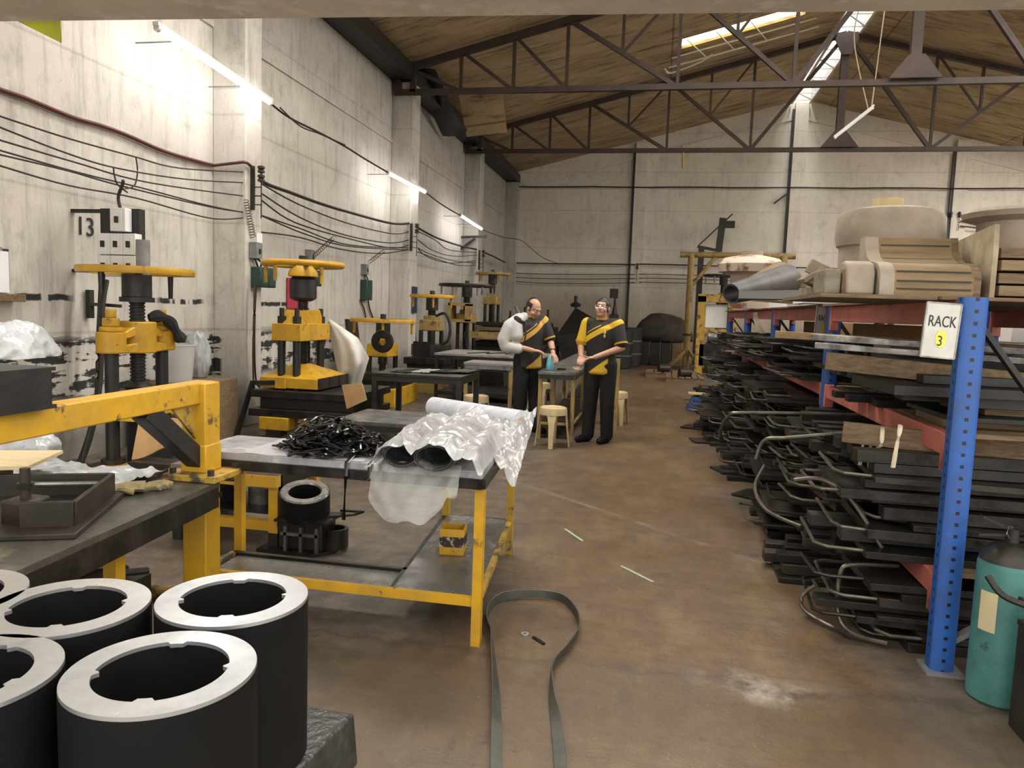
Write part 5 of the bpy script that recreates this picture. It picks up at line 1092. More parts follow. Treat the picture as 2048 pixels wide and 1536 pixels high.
# ---------------------------------------------------------------- moulds and bars stacked in the rack
rd = random.Random(21); Mt['rod'] = mat('bare bent rod', (.14,.125,.10), .38, .6, c2=(.06,.055,.045), s=9)
MM = [Mt['dark'], Mt['black'], Mt['brownsteel'], mat('olive grey steel', (.02,.0185,.015), .4, .4, c2=(.010,.0095,.008), s=7, bump=.15, rvar=.1), mat('dusty steel', (.05,.045,.035), .38, .5, c2=(.018,.0165,.014), s=7, bump=.15)]
def rect(x0, x1, y0, y1, z0, z1, M): return MB().box(((x0+x1)/2,(y0+y1)/2,(z0+z1)/2), (x1-x0,y1-y0,z1-z0), M)
protoc = 0
def plate(x0, x1, yc, w_, z, th, a, lab, grp, m):
    o = rect(x0, x1, yc-w_/2, yc+w_/2, z, z+th, rot(0,0,a)).build('steel_plate', m, bevel=.002); tag(o, lab, 'plate', grp); return th
def hframe(x0, x1, yc, w_, z, th, a, lab, grp, m, hl, hz):
    t = thing('handled_mould', ((x0+x1)/2, yc, z), lab, 'mould', grp); R = Matrix.Translation(((x0+x1)/2, yc, z)) @ rot(0,0,a)
    L2 = (x1-x0)/2; b = MB(); b.box(R @ V((0,0,th/2)), (2*L2,w_,th), rot(0,0,a)); b.build('plate', m, t, bevel=.002)
    f = lambda *p: R @ V(p); r = .009
    hw = w_*rd.uniform(.28,.48); P = [f(-L2+.06,-hw,th*.5), f(-L2-hl*.75,-hw,th*.5+hz*.5), f(-L2-hl,-hw*.85,th*.5+hz), f(-L2-hl,hw*.85,th*.5+hz), f(-L2-hl*.75,hw,th*.5+hz*.5), f(-L2+.06,hw,th*.5)]
    MB().tube(P, r, 6).build('rod_handle', rd.choice((MM[0], Mt['rod'], Mt['rod'])), t)
    return th
def bars(x0, x1, yc, w_, z, th, lab, grp, m):
    n = max(1, int(w_/.17))
    for k in range(n):
        y = yc-w_/2+(k+.5)*w_/n; dx = rd.uniform(-.12,.06)
        o = rect(x0+dx, x1+dx, y-.05, y+.05, z, z+th, rot(0,0,rd.uniform(-1.2,1.2))).build('steel_bar', m, bevel=.002); tag(o, lab, 'bar', grp)
    return th
def planks(x0, x1, yc, w_, z, th, lab, grp, m):
    o = rect(x0, x1, yc-w_/2, yc+w_/2, z, z+th, rot(0,0,rd.uniform(-3,3))).build('timber_plank', m, bevel=.003); tag(o, lab, 'plank', grp); return th
tier = ['floor-level', 'lower', 'upper']
for i in range(4):
    y0, y1 = BAYS[i]+.12, BAYS[i+1]-.1; ncol = 3 if i < 2 else 3
    w_ = (y1-y0)/ncol
    for k, (zb, zt) in enumerate(((.002,.30),(.41,.92),(1.035,1.36-.02*i))):
        for c_ in range(ncol):
            yc = y0+w_*(c_+.5); z = zb; top = zt*rd.uniform(.93,1.0) if k else zt
            if k == 2 and i == 0: top = [1.26, 1.33, 1.38][c_]
            gl = lambda kind: ('%s, %s stack, %s rack bay' % (kind, tier[k], ordn[i]))
            while z < top-.02:
                out = [.56, .34, .22][k]+rd.uniform(-.22,.14)-(.10 if i < 2 and k == 0 else 0)
                if i == 0 and k == 0 and c_ == 0: out -= .12
                if i == 0 and k == 2: out -= .1
                x0 = RXF-out; x1 = RXF+rd.uniform(.75,1.0); ww = w_*rd.uniform(.72,.93)
                u = rd.random(); m = MM[rd.choice((0,0,1,2,3,3,4))]
                th = rd.choice((.022,.028,.034,.045))
                if k == 2 and i == 0: ty = 'bar' if u < .6 else ('plank' if u < .85 else 'plate')
                elif k == 2: ty = 'hf' if u < .6 else ('bar' if u < .8 else 'plate')
                else: ty = 'hf' if u < .5 else ('plate' if u < .72 else 'bar')
                if i == 0 and k == 1 and c_ == 0: ty = 'bar' if u < .55 else ('plank' if u < .7 else 'hf')
                if ty == 'hf': z += hframe(x0+.08, x1, yc, ww, z, th, rd.uniform(-5,5), gl('one of the dark mould plates with bent rod handles'), gl('handled moulds'), m, rd.uniform(.10,.22), rd.uniform(-.005,.03))+.003
                elif ty == 'plate': z += plate(x0, x1, yc, ww, z, th, rd.uniform(-6,6), gl('one of the flat dark steel plates'), gl('steel plates'), m)+.002
                elif ty == 'bar': z += bars(x0+.1, x1+.25, yc, ww*.9, z, th+.012, gl('one of the long dark steel bars'), gl('steel bars'), m)+.002
                else: z += planks(x0+.2, x1+.2, yc, ww*.6, z, .035, gl('one of the brown timber planks'), gl('timber planks'), rd.choice((Mt['oldwood'], Mt['wood'], Mt['brownsteel'])))+.002
# floor clutter in front of the rack
FL = [(1.0,3.95,.7,.34,25),(.82,4.4,.6,.3,-12),(.9,5.1,.5,.35,14),(.98,6.5,.5,.3,-35),(.85,7.6,.45,.3,20),(.7,9.3,.45,.3,10),(.62,10.4,.4,.35,-20)]
for j, (x, y, l, w2, a) in enumerate(FL[3:]):
    b = MB(); b.box((x-.0,y,.012), (l,w2,.02), rot(0,0,a)); b.box((x+.05,y+.02,.05), (l*.5,w2*.6,.055), rot(0,0,a+4))
    tag(b.build('floor_mould', MM[j % 5], bevel=.003), ['thin mould on the floor at the second rack bay, angled into the aisle', 'thin mould on the floor further along the second rack bay', 'thin mould on the floor before the third rack bay', 'farthest thin mould on the floor edge of the aisle'][j], 'mould')
# bent rods reaching into the aisle at the near corner
RODS = [[(1.12,3.62,.03),(.98,3.70,.03),(.93,3.76,.10),(.93,3.78,.28),(.98,3.80,.33),(1.2,3.82,.34)], [(.98,3.68,.02),(.82,3.9,.03),(.80,3.96,.09),(.86,3.95,.16)], [(.80,4.1,.42),(.66,4.35,.43),(.62,4.6,.5),(.68,4.7,.62)], [(1.2,4.2,.95),(.75,4.3,.86),(.62,4.34,.83),(.58,4.35,.72)], [(1.3,4.98,.93),(.60,5.0,.9),(.48,5.05,.86),(.45,5.2,.72),(.5,5.3,.7)], [(1.1,3.75,.44),(.95,3.78,.66),(.82,3.8,.74),(.7,3.84,.72)]]
RL = ['bent rod loop on the floor in front of the nearest upright', 'bent rod hooking up from the floor stack nearest the aisle', 'bent rod handle curling up over the nearest lower stack', 'bent rod sticking out level with the middle red beam', 'hooked rod hanging out toward the second upright', 'rod slanting across the front of the nearest lower stack']
for P, l in zip(RODS, RL): tag(MB().tube(spline(P, 5), .0105, 7).build('bent_rod', Mt['rod']), l, 'rod')
TIE = [(1745,868,1740,905,1738,958),(1765,862,1762,890,1755,895),(1728,872,1724,900,1720,930),(1800,858,1792,900,1786,935)]
Mt['tie'] = mat('cream strapping', (.55,.48,.36), .6)
for j, (a, b_, c2, d_, e_, f_) in enumerate(TIE):
    P = [at(a,b_-8,x=1.10-.02*j), at(a,b_,x=1.06-.02*j), at(c2,d_,x=1.05-.02*j), at(e_,f_,x=1.05-.02*j)]
    tag(MB().tube(spline(P, 5), .007, 6, flat=(1.3,.5)).build('strap_tail', Mt['tie']), 'one of four cream strap ends dangling under the nearest middle shelf', 'strap', 'strap ends under the nearest shelf')
# long pale bars on the nearest upper shelf
LB = [((.80,5.45,1.40),(2.5,4.9,1.36),.05,.02,'wood','long pale board on top of the nearest upper stack'), ((.95,5.0,1.40),(2.6,4.2,1.36),.04,.03,'steel','long shiny bar slanting over the nearest upper stack'),
      ((.9,4.6,1.36),(2.6,3.75,1.32),.035,.03,'steel','second shiny bar passing behind the nearest upright'), ((.86,4.1,1.30),(2.4,3.62,1.21),.09,.05,'oldwood','brown timber beam passing behind the nearest upright'),
      ((.92,3.9,.965),(2.5,3.62,.905),.10,.04,'oldwood','grey brown timber beam under the shiny bars at the nearest upright')]
for p, q, w2, h2, m, l in LB: tag(MB().beam(p, q, h2, w2, V((0,0,1))).build('long_bar', Mt[m], bevel=.003), l, 'bar')
for j, (x0, y0, z0, dx, l) in enumerate(((2.0,7.2,1.04,.33,'brown carton behind the first red beam, nearer one'),(2.0,9.9,1.04,.33,'brown carton behind the first red beam, farther one'))):
    o = MB().bb((x0,y0-1.1,z0),(x0+dx,y0+1.2,1.49)).build('cardboard_box', Mt['card'], bevel=.004); tag(o, l, 'box')
# ---------------------------------------------------------------- on top of the rack
Mt['timber'] = mat('planed pattern timber', (.25,.175,.095), .7, c2=(.17,.115,.06), s=5, stretch=(1,7,7), bump=.1)
for j in range(4):
    y0, y1 = BAYS[j]+.06, BAYS[j+1]-.06
    o = MB().bb((RXF-.1,y0,1.61),(RXB,y1,1.625)).build('top_deck', Mt['oldwood']); tag(o, 'board deck on the top beams of the %s rack bay' % ordn[j], 'shelf')
ZD = 1.627
o = MB().bb((.70,3.55,1.608),(RXF-.105,4.6,1.625)).build('overhang_board', Mt['oldwood']); tag(o, 'brown board carrying the timber patterns out past the nearest red beam', 'board')
t = thing('curved_pattern', (1.3,3.9,ZD), 'large timber pattern with an S-curved slatted face on the near rack top', 'pattern')
# profile in the Y/Z plane seen from the aisle side: hollow curve above, round nose below
prof = [(0,0),(0,.085),(.02,.115),(.06,.142),(.12,.152),(.19,.160),(.25,.185),(.29,.225),(.31,.285),(.40,.285),(.40,0)]
YO = 3.62
def lay(x0, x1, k, m, nm, gap=.0): 
    b = MB(); vs = [(x, YO+(a)*1.0, ZD+z*k) for x in (x0, x1) for a, z in prof]; n = len(prof)
    b.raw(vs, [tuple(range(n)), tuple(range(n,2*n))]+[(i,(i+1)%n,n+(i+1)%n,n+i) for i in range(n)]); b.build(nm, m, t)
lay(.96,1.02,1,Mt['plaster'],'end_cheek'); lay(1.02,1.34,.985,Mt['timber'],'slatted_face'); lay(1.34,1.37,1,Mt['oldwood'],'end_cheek')
for a, z in ((-.004,.03),(-.004,.065),(.010,.108),(.15,.153),(.245,.181),(.295,.25)): MB().bb((1.03,YO+a-.003,ZD+z*.985-.003),(1.33,YO+a+.012,ZD+z*.985+.003)).build('groove', Mt['black'], t)
t = thing('cheek_block', (.93,3.66,ZD), 'pale rounded wooden cheek left of the S-curved pattern', 'pattern')
b = MB(); pr = [(0,0),(0,.1),(.03,.14),(.09,.155),(.16,.15),(.2,.0)]; b.raw([(x,3.66+a,ZD+z) for x in (.83,.95) for a, z in pr], [tuple(range(6)), tuple(range(6,12))]+[(i,(i+1)%6,6+(i+1)%6,6+i) for i in range(6)]); b.build('block', Mt['plaster'], t, bevel=.01)
t = thing('arch_block', (.85,3.8,ZD), 'small grey timber block with an arched notch at the rack top edge', 'pattern')
b = MB(); b.bb((.74,3.7,ZD),(.815,3.95,ZD+.115)); b.build('block', mat('grey timber', (.24,.21,.16), .75, c2=(.15,.13,.1), s=6, stretch=(1,1,4)), t, bevel=.008)
b = MB(); pr = [(.0,0),(.0,.1),(.02,.13),(.05,.135),(.075,.12),(.08,.0),(.06,0),(.055,.09),(.03,.1),(.02,.07),(.02,0)]; b.raw([(.82+a*.0+a, 3.7+d, ZD+z) for d in (0,.2) for a, z in pr], [tuple(range(11)), tuple(range(11,22))]+[(i,(i+1)%11,11+(i+1)%11,11+i) for i in range(11)]); b.build('arch', Mt['timber'], t)
b = MB(); b.box((.745,4.05,ZD+.10), (.11,.2,.025), rot(0,-35)); b.box((.78,4.05,ZD+.055), (.12,.16,.03), rot(0,25)); b.box((.80,4.1,ZD+.02), (.16,.2,.04)); b.box((.78,4.02,ZD+.125), (.12,.03,.07), rot(0,25)); tag(b.build('broken_pattern', mat('grey split timber', (.30,.25,.18), .75, c2=(.2,.16,.11), s=7), bevel=.004), 'splayed grey timber pieces at the left of the near rack top', 'pattern')
t = thing('plaster_drum', (1.2,4.45,ZD), 'big round whitish pattern drum with a small neck behind the S-curved pattern', 'pattern')
MB().lathe([(.02,ZD+.0),(.25,ZD),(.25,ZD+.28),(.265,ZD+.29),(.275,ZD+.34),(.272,ZD+.44),(.25,ZD+.475),(.17,ZD+.495),(.02,ZD+.5)], (1.22,4.5,0), 44).build('drum', Mt['plaster'], t); MB().lathe([(.02,ZD+.49),(.076,ZD+.49),(.076,ZD+.55),(.05,ZD+.55)], (1.2,4.5,0), 28).build('neck', Mt['ply'], t)
o = MB().raw([(1.405,3.62,ZD),(1.405,3.62,ZD+.20),(1.40,3.62,ZD+.315),(1.42,4.15,ZD+.28),(1.42,4.12,ZD),(1.43,3.63,ZD),(1.43,3.63,ZD+.20),(1.425,3.63,ZD+.315),(1.445,4.16,ZD+.28),(1.445,4.13,ZD)], [(0,1,2,3,4),(5,6,7,8,9),(0,1,6,5),(1,2,7,6),(2,3,8,7),(3,4,9,8),(4,0,5,9)]).build('upright_board', mat('mottled panel', (.42,.36,.25), .7, c2=(.28,.22,.14), s=5, lo=.42, hi=.6)); tag(o, 'mottled upright timber panel right of the S-curved pattern', 'panel')
t = thing('slatted_pattern', (1.7,3.8,ZD), 'slatted timber pattern right of the upright panel, cut by the frame', 'pattern')
for j in range(4): MB().bb((1.45,3.64+.015*(j % 2),ZD+.01+.055*j),(2.2,3.95,ZD+.055+.055*j)).build('slat', [Mt['timber'], Mt['oldwood']][j % 2], t, bevel=.003)
t = thing('spool_pattern', (1.75,4.2,ZD), 'pale spool-shaped pattern with a wide round flange at the right frame edge', 'pattern')
MB().lathe([(.02,ZD),(.19,ZD),(.19,ZD+.40),(.255,ZD+.42),(.265,ZD+.445),(.24,ZD+.465),(.02,ZD+.468)], (1.78,4.3,0), 40).build('spool', Mt['plaster'], t)
# second bay top: tilted dark sheet, rolled rubber, white case, mould lumps
A = [at(1478,596,y=6.9), at(1478,583,y=6.9), at(1665,582,y=6.9), at(1716,606,y=5.9)]
o = MB().raw([tuple(at(1477,598,y=6.6)), tuple(at(1478,583,y=7.2)), tuple(at(1668,580,y=7.6)), tuple(at(1716,602,y=6.1))], [(0,1,2,3)]).build('dark_sheet', Mt['black'], solid=.012); tag(o, 'dark stiff sheet jutting over the second rack bay top', 'sheet')
Mt['rollm'] = mat('grey rubber roll', (.05,.05,.055), .55, c2=(.09,.085,.08), s=5)
def cone(p, q, r0, r1, label, m, turns=1.35):
    M, l = frame(p, q); b = MB(); n = 40; vs = []
    for e, r in ((0, r0), (l, r1)):
        for k in range(n+1): a = 2*PI*turns*k/n; rr = r*(1-.16*k/n); vs.append(V(p)*0 + (Matrix.Translation(V(p)) @ M @ V((rr*math.cos(a), rr*math.sin(a), e))))
    b.raw([tuple(v) for v in vs], [(k,k+1,n+2+k,n+1+k) for k in range(n)]); return tag(b.build('rubber_roll', m, solid=.008, ang=60), label, 'roll')
cone(at(1462,588,y=7.8), at(1575,560,y=8.6), .10, .17, 'large dark rubber sheet rolled into a cone on the rack top', Mt['rollm'])
cone(at(1500,575,y=8.6), at(1560,548,y=9.6), .10, .15, 'brown rubber roll tucked behind the dark cone on the rack top', Mt['oldwood'])
cone(at(1560,572,y=10.3), at(1600,570,y=10.4), .15, .15, 'dark stubby roll at the right of the rolled cone', Mt['oldwood'])
o = MB().bb((1.3,11.0,1.63),(1.75,11.5,1.95)).build('white_case', Mt['white'], bevel=.02); tag(o, 'white case standing behind the rolled rubber cone', 'case')
t = thing('rusty_dome', (1.55,9.6,1.63), 'rust-stained pale domed pattern with a short neck above the rolled cone', 'pattern')
q = at(1502,530,y=10.2); MB().lathe([(.25,1.63),(.25,q.z-.12),(.40,q.z-.1),(.42,q.z),(.34,q.z+.08),(.15,q.z+.12),(.02,q.z+.12)], (q.x,10.2,0), 36).build('dome', mat('rust stained plaster', (.45,.38,.31), .75, c2=(.16,.06,.03), s=4, lo=.52, hi=.62), t); MB().cyl((q.x,10.2,q.z+.11),(q.x,10.2,q.z+.17), .14, n=24).build('neck', Mt['plaster'], t)
o = MB().bb((1.05,5.95,1.63),(1.3,6.35,1.68)).build('paper_stack', Mt['paper']); tag(o, 'white papers lying left of the splayed timber pieces', 'paper')
for j, (a, b_, l) in enumerate((((1505,600,7.0),(1600,607,6.5),'thin pale batten under the dark stiff sheet'), ((1600,602,7.4),(1640,600,7.2),'short grey batten under the dark stiff sheet'))):
    tag(MB().beam(at(a[0],a[1],y=a[2]), at(b_[0],b_[1],y=b_[2]), .03, .02).build('batten', Mt['ply']), l, 'batten')
o = MB().grid(lambda u, v: at(1507+8*u-6*v*(1-u)+18*v*v, 625+42*v, y=8.2+.02*math.sin(v*5)), 2, 8).build('cloth_strip', Mt['tie'], solid=.004); tag(o, 'cream strip dangling from the third upright of the rack', 'strap')
# ---------------------------------------------------------------- right edge
t = thing('fire_extinguisher', (1.432,3.255,0), 'teal fire extinguisher on the floor right of the nearest blue upright', 'extinguisher')
Mt['teal'] = mat('scuffed teal paint', (.06,.20,.19), .45, c2=(.04,.13,.125), s=5, c3=(.03,.05,.05), s3=8, lo3=.58, hi3=.66, bump=.1)
ex = (1.432,3.255,0); r = .112
MB().lathe([(r-.012,.0),(r,.012),(r,.555),(r-.004,.575)], ex, 36).build('tank', Mt['teal'], t); MB().lathe([(r-.002,.575),(r-.012,.60),(r-.045,.635),(.03,.652)], ex, 36).build('shoulder', Mt['dark'], t)
MB().cyl((ex[0],ex[1],.645),(ex[0],ex[1],.705), .024).build('valve', Mt['black'], t); MB().beam((ex[0],ex[1],.70),(ex[0]-.13,ex[1]-.03,.752), .022, .01).build('lever', Mt['black'], t); MB().beam((ex[0],ex[1],.682),(ex[0]-.14,ex[1]-.03,.68), .022, .01).build('carry_handle', Mt['black'], t)
MB().tube(spline([(ex[0]+.02,ex[1],.685),(ex[0]+.09,ex[1]-.02,.69),(ex[0]+.15,ex[1]-.02,.62),(ex[0]+.14,ex[1]-.02,.4)], 6), .014, 8).build('hose', Mt['rubber'], t)
b = MB(); n = 8; vs = [(ex[0]+(r+.0015)*math.cos(R_(198+k*5)), ex[1]+(r+.0015)*math.sin(R_(198+k*5)), z) for z in (.30,.46) for k in range(n)]; b.raw(vs, [(k,k+1,n+k+1,n+k) for k in range(n-1)]); b.build('sticker', mat('yellowed sticker', (.55,.48,.30), .6), t)
MB().tube([(ex[0]-.02,ex[1]-.02,.67),(ex[0]-.035,ex[1]-.03,.69),(ex[0]-.03,ex[1]-.03,.72),(ex[0]-.01,ex[1]-.02,.715)], .003, 5).build('pin', Mt['steel'], t)
t = thing('rusty_crate', (1.4,2.75,0), 'rusty steel crate with bent handles in the lower right corner', 'crate')
b = MB(); b.box((1.575,2.86,.2), (.38,.36,.4)); b.build('body', Mt['dark'], t, bevel=.006)
MB().box((1.56,2.86,.47), (.38,.34,.02), rot(0,8)).build('plate', Mt['brownsteel'], t); MB().box((1.54,2.8,.53), (.36,.3,.02), rot(0,4,6)).build('plate', Mt['oldwood'], t); MB().box((1.56,2.82,.425), (.4,.34,.02)).build('plate', Mt['dark'], t)
MB().tube(spline([(1.42,2.72,.545),(1.32,2.78,.55),(1.24,2.84,.565),(1.2,2.88,.62)], 5), .012, 8).build('bent_rod', Mt['dark'], t); MB().tube([(1.4,2.66,.36),(1.35,2.7,.39),(1.36,2.9,.39),(1.42,2.95,.36)], .011, 7).build('handle', Mt['dark'], t)
# second row of shelves further right, glimpsed behind the upright
t = thing('parts_shelf', (3.2,7.0,0), 'dark steel shelf with small machine parts behind the rack at the right edge', 'shelf')
for z in (.62,1.0,1.38): MB().bb((2.6,5.6,z-.03),(3.6,9.4,z)).build('shelf_board', Mt['dark'], t)
for x, y in ((2.63,5.65),(3.57,5.65),(2.63,9.35),(3.57,9.35)): MB().beam((x,y,0),(x,y,1.55), .05).build('post', Mt['black'], t)
for j in range(9):
    x = 2.68+.09*j; h = [.10,.14,.11,.16,.12,.15,.1,.13,.12][j]
    o = MB().lathe([(.03,1.38),(.033,1.39),(.033,1.38+h),(.018,1.38+h+.02),(.018,1.38+h+.04)], (x,6.0+.16*(j % 2),0), 14).build('small_jar', [Mt['white'], Mt['black'], Mt['steel']][j % 3]); tag(o, ['one of the white small jars on the shelf behind the rack','one of the black small jars on the shelf behind the rack','one of the grey steel jars on the shelf behind the rack'][j % 3], 'jar', ['white','black','grey'][j % 3]+' jars on the right shelf')
o = MB().bb((2.75,6.6,1.38),(3.4,7.1,1.56)).build('white_carton', Mt['white'], bevel=.01); tag(o, 'white carton on the shelf behind the rack at the right edge', 'box')
o = MB().bb((2.7,5.9,1.0),(3.3,6.5,1.01)).build('paper_sheet', Mt['paper']); tag(o, 'white sheet lying on the middle shelf behind the rack', 'paper')
o = MB().bb((2.7,5.8,.62),(3.5,7.4,.66)).build('brown_board', Mt['card']); tag(o, 'brown board on the lowest shelf behind the rack', 'board')
# ---------------------------------------------------------------- far end of the hall
struct(MB().bb((XL,24.75,0),(XR,25.4,.12)).build('trim_curb', Mt['wallB']))
t = thing('pipe_gantry', (2.0,22.5,0), 'yellow pipe gantry frame standing before the back wall', 'frame')
gy = 22.5; A, B = at(1360,509,y=gy), at(1591,513,y=gy); pa, pb = at(1385,515,y=gy), at(1567,515,y=gy)
MB().cyl(A, B, .085, n=18).build('cross_beam', Mt['ochre'], t); MB().cyl((A.x+.33,gy,0), (A.x+.33,gy,A.z), .095, n=18).build('post', Mt['ochre'], t); MB().cyl((pb.x,gy,0),(pb.x,gy,B.z), .12, n=18).build('post', Mt['ochre'], t)
MB().cyl((A.x+.4,gy,A.z-.85),(A.x+1.0,gy,A.z-.05), .055, n=12).build('brace', Mt['ochre'], t); MB().cyl((A.x+.33,gy,.95),(A.x+.33,gy,1.0), .13, n=14).build('clamp_ring', Mt['brownsteel'], t)
for s in (-1, 1): MB().beam((A.x+.33,gy,.55),(A.x+.33+s*.5,gy-.3,.02), .1).build('foot_stay', Mt['ochre'], t)
t = thing('wall_jib', (1.4,24.6,3.5), 'dark angle-iron jib with a slanted stay above the yellow gantry', 'bracket')
jy = 24.3; f = lambda u, v: at(u, v, y=jy)
MB().beam(f(1437,503), f(1446,436), .2, .1, V((0,1,0))).build('upright', Mt['black'], t); MB().beam(f(1395,493), f(1440,502), .14, .08).build('arm', Mt['black'], t); MB().beam(f(1398,490), f(1465,428), .04).build('stay', Mt['black'], t); MB().box(f(1459,449), (.32,.05,.22)).build('plate', Mt['black'], t); MB().beam(f(1403,495), (f(1403,495).x,jy,0.0), .17).build('column', Mt['black'], t)
def blockrow(items):
    for (u0, u1, v0, y, d, m, nm, lab, cat) in items:
        a = at(u0, v0, y=y); b_ = at(u1, v0, y=y); t = thing(nm, ((a.x+b_.x)/2, y, 0), lab, cat); zt = a.z
        MB().bb((a.x,y,0),(b_.x,y+d,zt*.55)).build('base', Mt['black'], t, bevel=.02); MB().bb((a.x+.05,y+.05,zt*.55),(b_.x-.05,y+d-.05,zt*.9)).build('body', m, t, bevel=.03)
        MB().bb((a.x+.2,y+.1,zt*.9),(b_.x-.2,y+d-.1,zt)).build('top_plate', Mt['dark'], t, bevel=.02)
        MB().cyl(((a.x+b_.x)/2,y+d/2,zt),((a.x+b_.x)/2,y+d/2,zt+.22), .09, .05, 12).build('valve', Mt['dark'], t); MB().cyl(((a.x+b_.x)/2,y+d/2,zt+.2),((a.x+b_.x)/2,y+d/2,zt+.42), .035, n=8).build('stem', Mt['black'], t)
blockrow([(1003,1022,648,23.2,1.2,Mt['black'],'moulding_machine','dark machine at the far left corner of the hall','machine'), (1022,1062,640,22.8,1.3,Mt['dark'],'moulding_machine','dark machine with an olive top valve left of the black tent cover','machine'),
  (1068,1110,646,22.6,1.3,Mt['black'],'moulding_machine','dark machine behind the balding worker at the back wall','machine'), (1205,1248,628,23.0,1.2,Mt['brownsteel'],'moulding_machine','brownish machine behind the right worker at the back wall','machine')])
t = thing('covered_machine', (-1.9,22.4,0), 'pointed black tent-like cover with a finial at the back wall between the workers', 'cover')
ap = at(1151,615,y=22.0); l_, r_2 = at(1112,672,y=21.4), at(1200,655,y=21.4)
b = MB(); b.raw([tuple(ap), (l_.x,21.4,l_.z), (r_2.x+.3,21.4,r_2.z), (r_2.x+.2,22.6,r_2.z), (l_.x,22.6,l_.z), (l_.x+.25,21.45,0), (r_2.x,21.45,0), (r_2.x,22.55,0), (l_.x+.25,22.55,0)], [(0,1,2),(0,2,3),(0,3,4),(0,4,1),(1,2,6,5),(2,3,7,6),(3,4,8,7),(4,1,5,8)]); b.build('cover', Mt['black'], t)
MB().lathe([(.02,0),(.14,.03),(.16,.1),(.05,.16),(.05,.32),(.02,.34)], ap, 12).build('finial', Mt['black'], t)
t = thing('gauge_stand', at(1228,620,y=24.5), 'dark gauge box on a thin stand against the back wall behind the right worker', 'gauge')
g0 = at(1228,640,y=24.5); MB().cyl((g0.x,24.5,.0),(g0.x,24.5,at(1228,590,y=24.5).z), .03, n=8).build('stand', Mt['black'], t); MB().box(at(1228,587,y=24.5), (.26,.15,.3)).build('gauge_box', Mt['black'], t); MB().cyl(at(1228,578,y=24.5), at(1228,572,y=24.5), .02, n=6).build('tip', Mt['steel'], t)
for j, (u, y, l) in enumerate(((1263,22.2,'dark drum with shiny bands right of the right worker'),(1243,21.2,'dark drum half hidden by the right worker'))):
    t = thing('steel_drum', at(u,715,y=y), l, 'drum'); q = at(u,655+j*4,y=y)
    MB().lathe([(.30,0),(.32,.02),(.32,q.z-.02),(.30,q.z)], (q.x,y,0), 24).build('barrel', Mt['black'], t)
    for z in (.33,.66): MB().lathe([(.315,-.025),(.335,-.02),(.335,.02),(.315,.025)], (q.x,y,z*q.z/1.0), 24, closed=True).build('band', Mt['steel'], t)
def tarp(u, v):
    x = at(1283,650,y=23.3).x+1.45*u; z = .95+.75*math.sin(PI*min(1,u*1.05+.12))**.8*(1-.15*v)+.12*noise.noise(V((u*5,v*4,6))); return (x, 22.9+1.2*v, z)
tb = MB(); tc = at(1328,655,y=23.4); tb.ball((tc.x,23.5,.95), (.85,.5,.65), 20)
for v in tb.bm.verts: v.co += V((0,0,1))*.16*noise.noise(v.co*2.2)+V((.1,0,0))*noise.noise(v.co*3); v.co.z = max(v.co.z, .72)
o = tb.build('tarpaulin_pile', mat('brown black tarpaulin', (.05,.04,.03), .7, c2=(.025,.02,.016), s=5)); tag(o, 'brown tarpaulin bulging over a pile at the back wall left of the gantry', 'tarpaulin')
for j in range(4):
    x = at(1288+22*j,700,y=23).x; o = MB().bb((x-.15,23.1,0),(x+.15,24.0,.70)).build('scrap_crate', [Mt['black'],Mt['dark'],Mt['brownsteel'],Mt['oldwood']][j], bevel=.02); tag(o, ['black crate under the brown tarpaulin at its left end','dark crate second from the left under the brown tarpaulin','rust brown crate third from the left under the brown tarpaulin','wooden crate under the brown tarpaulin next to the gantry post'][j], 'crate')
for j, (u0, u1, v, y, l) in enumerate(((1292,1400,738,18.6,'wooden pallet on the floor before the tarpaulin pile'),(1332,1412,748,17.4,'wooden pallet on the floor nearer the rack end'))):
    a, b_ = at(u0,v,y=y), at(u1,v,y=y); t = thing('wooden_pallet', ((a.x+b_.x)/2,y,0), l, 'pallet')
    for k in range(3): MB().bb((a.x,y+.45*k,0),(b_.x,y+.45*k+.09,.10)).build('runner', Mt['oldwood'], t)
    for k in range(6): w2 = (b_.x-a.x)/6; MB().bb((a.x+k*w2,y-.02,.10),(a.x+(k+.8)*w2,y+1.02,.125)).build('board', Mt['oldwood'], t)
    MB().cyl((a.x+.3,y+.2,.22),(a.x+.55,y+.3,.22), .1, n=14).build('log', Mt['brownsteel'], t)
# presses on the right beyond the rack
t = thing('frame_press', (1.2,20.3,0), 'yellow frame press with pale panels between the gantry posts', 'press')
fa, fb = at(1405,592,y=20), at(1468,592,y=20)
for x in (fa.x, fb.x): MB().bb((x-.1,20,0),(x+.1,20.3,fa.z)).build('post', Mt['yellow_worn'], t)
MB().bb((fa.x-.1,20,fa.z-.15),(fb.x+.1,20.3,fa.z+.05)).build('head_beam', Mt['yellow_worn'], t); z2 = at(1430,665,y=20).z; MB().bb((fa.x,20.02,z2-.12),(fb.x,20.28,z2+.1)).build('middle_beam', Mt['yellow_worn'], t)
MB().bb((fa.x+.12,20.2,z2+.12),(fb.x-.12,20.24,fa.z-.2)).build('panel', Mt['paper'], t); MB().bb((fa.x,20,.25),(fb.x,20.3,.8)).build('bed', Mt['dark'], t); MB().cyl((fa.x+.2,20.1,1.0),(fb.x-.1,20.1,.98), .16, n=16).build('cylinder', Mt['steel'], t)
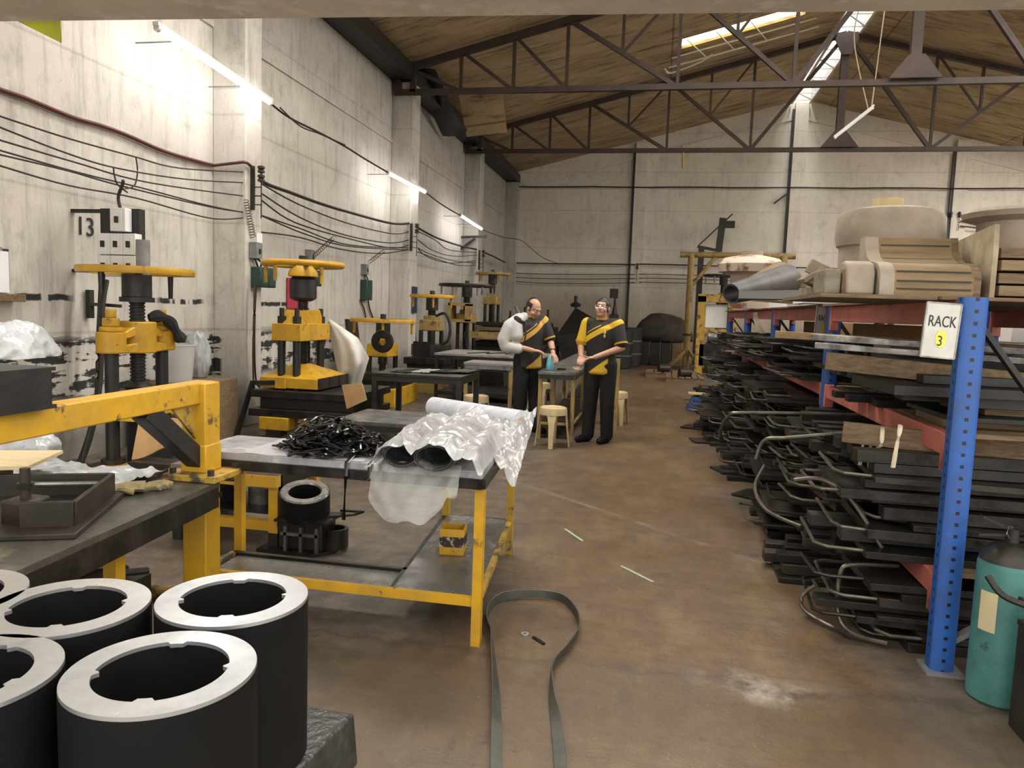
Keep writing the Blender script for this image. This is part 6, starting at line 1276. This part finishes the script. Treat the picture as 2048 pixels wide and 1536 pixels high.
q = at(1448,552,y=21.5); t = small_press(q.x, 21.5, q.z, .55, q.z-.75, Mt['black'], mat('olive green paint', (.16,.17,.03), .5, c2=(.1,.11,.03)), 'olive green press with a dark handwheel behind the gantry', dark=True, pegs=5, zt=.8)
t = thing('blue_bin', at(1388,822,z=0), 'small blue bin with a pale lid on the floor at the rack end', 'bin'); q = at(1392,822,z=0)
b = MB(); b.raw([(q.x-.16,q.y,0),(q.x+.2,q.y,0),(q.x+.2,q.y+.3,0),(q.x-.16,q.y+.3,0),(q.x-.06,q.y+.02,.22),(q.x+.2,q.y+.02,.22),(q.x+.2,q.y+.28,.22),(q.x-.06,q.y+.28,.22)], [(0,1,2,3),(4,5,6,7),(0,1,5,4),(1,2,6,5),(2,3,7,6),(3,0,4,7)]); b.build('body', Mt['blue'], t, bevel=.01); MB().bb((q.x-.13,q.y,.26),(q.x+.2,q.y+.3,.275)).build('lid', Mt['ply'], t); MB().bb((q.x-.0,q.y+.1,.22),(q.x+.04,q.y+.14,.26)).build('hinge', Mt['black'], t)
o = MB().beam(at(1548,407,y=25.3), at(1573,388,y=25.3), .09, .05).build('angle_stub', Mt['black']); tag(o, 'short slanting angle iron on the dark strip under the ridge', 'bracket')
o = MB().cyl(at(1366,291,y=19.5), at(1366,336,y=19.5), .03, n=8).build('hanging_rod', Mt['ochre']); tag(o, 'short rod hanging from the farther truss chord', 'rod')
t = thing('wall_bell', at(1026,518,y=25.2), 'small round bell on the back wall at the left corner', 'bell'); q = at(1026,517,y=25.2); MB().ball(q, (.09,.06,.09), 8).build('gong', Mt['steel'], t); MB().bb((q.x-.03,25.2,q.z-.2),(q.x+.03,25.39,q.z-.05)).build('mount', Mt['black'], t)
o = MB().beam(at(1006,640,y=23), V((at(1003,700,y=23).x,22.8,0)), .06).build('leaning_bar', Mt['steel']); tag(o, 'pale bar leaning in the far left corner', 'bar')
for j in range(3):
    x = -4.2+.5*j; o = MB().bb((x,21.2,0),(x+.4,21.8,.55)).build('dark_cabinet', [Mt['black'],Mt['dark'],Mt['brownsteel']][j], bevel=.02); tag(o, ['black low cabinet before the back machines, leftmost','dark low cabinet before the back machines, middle','brown low cabinet before the back machines, rightmost'][j], 'cabinet')
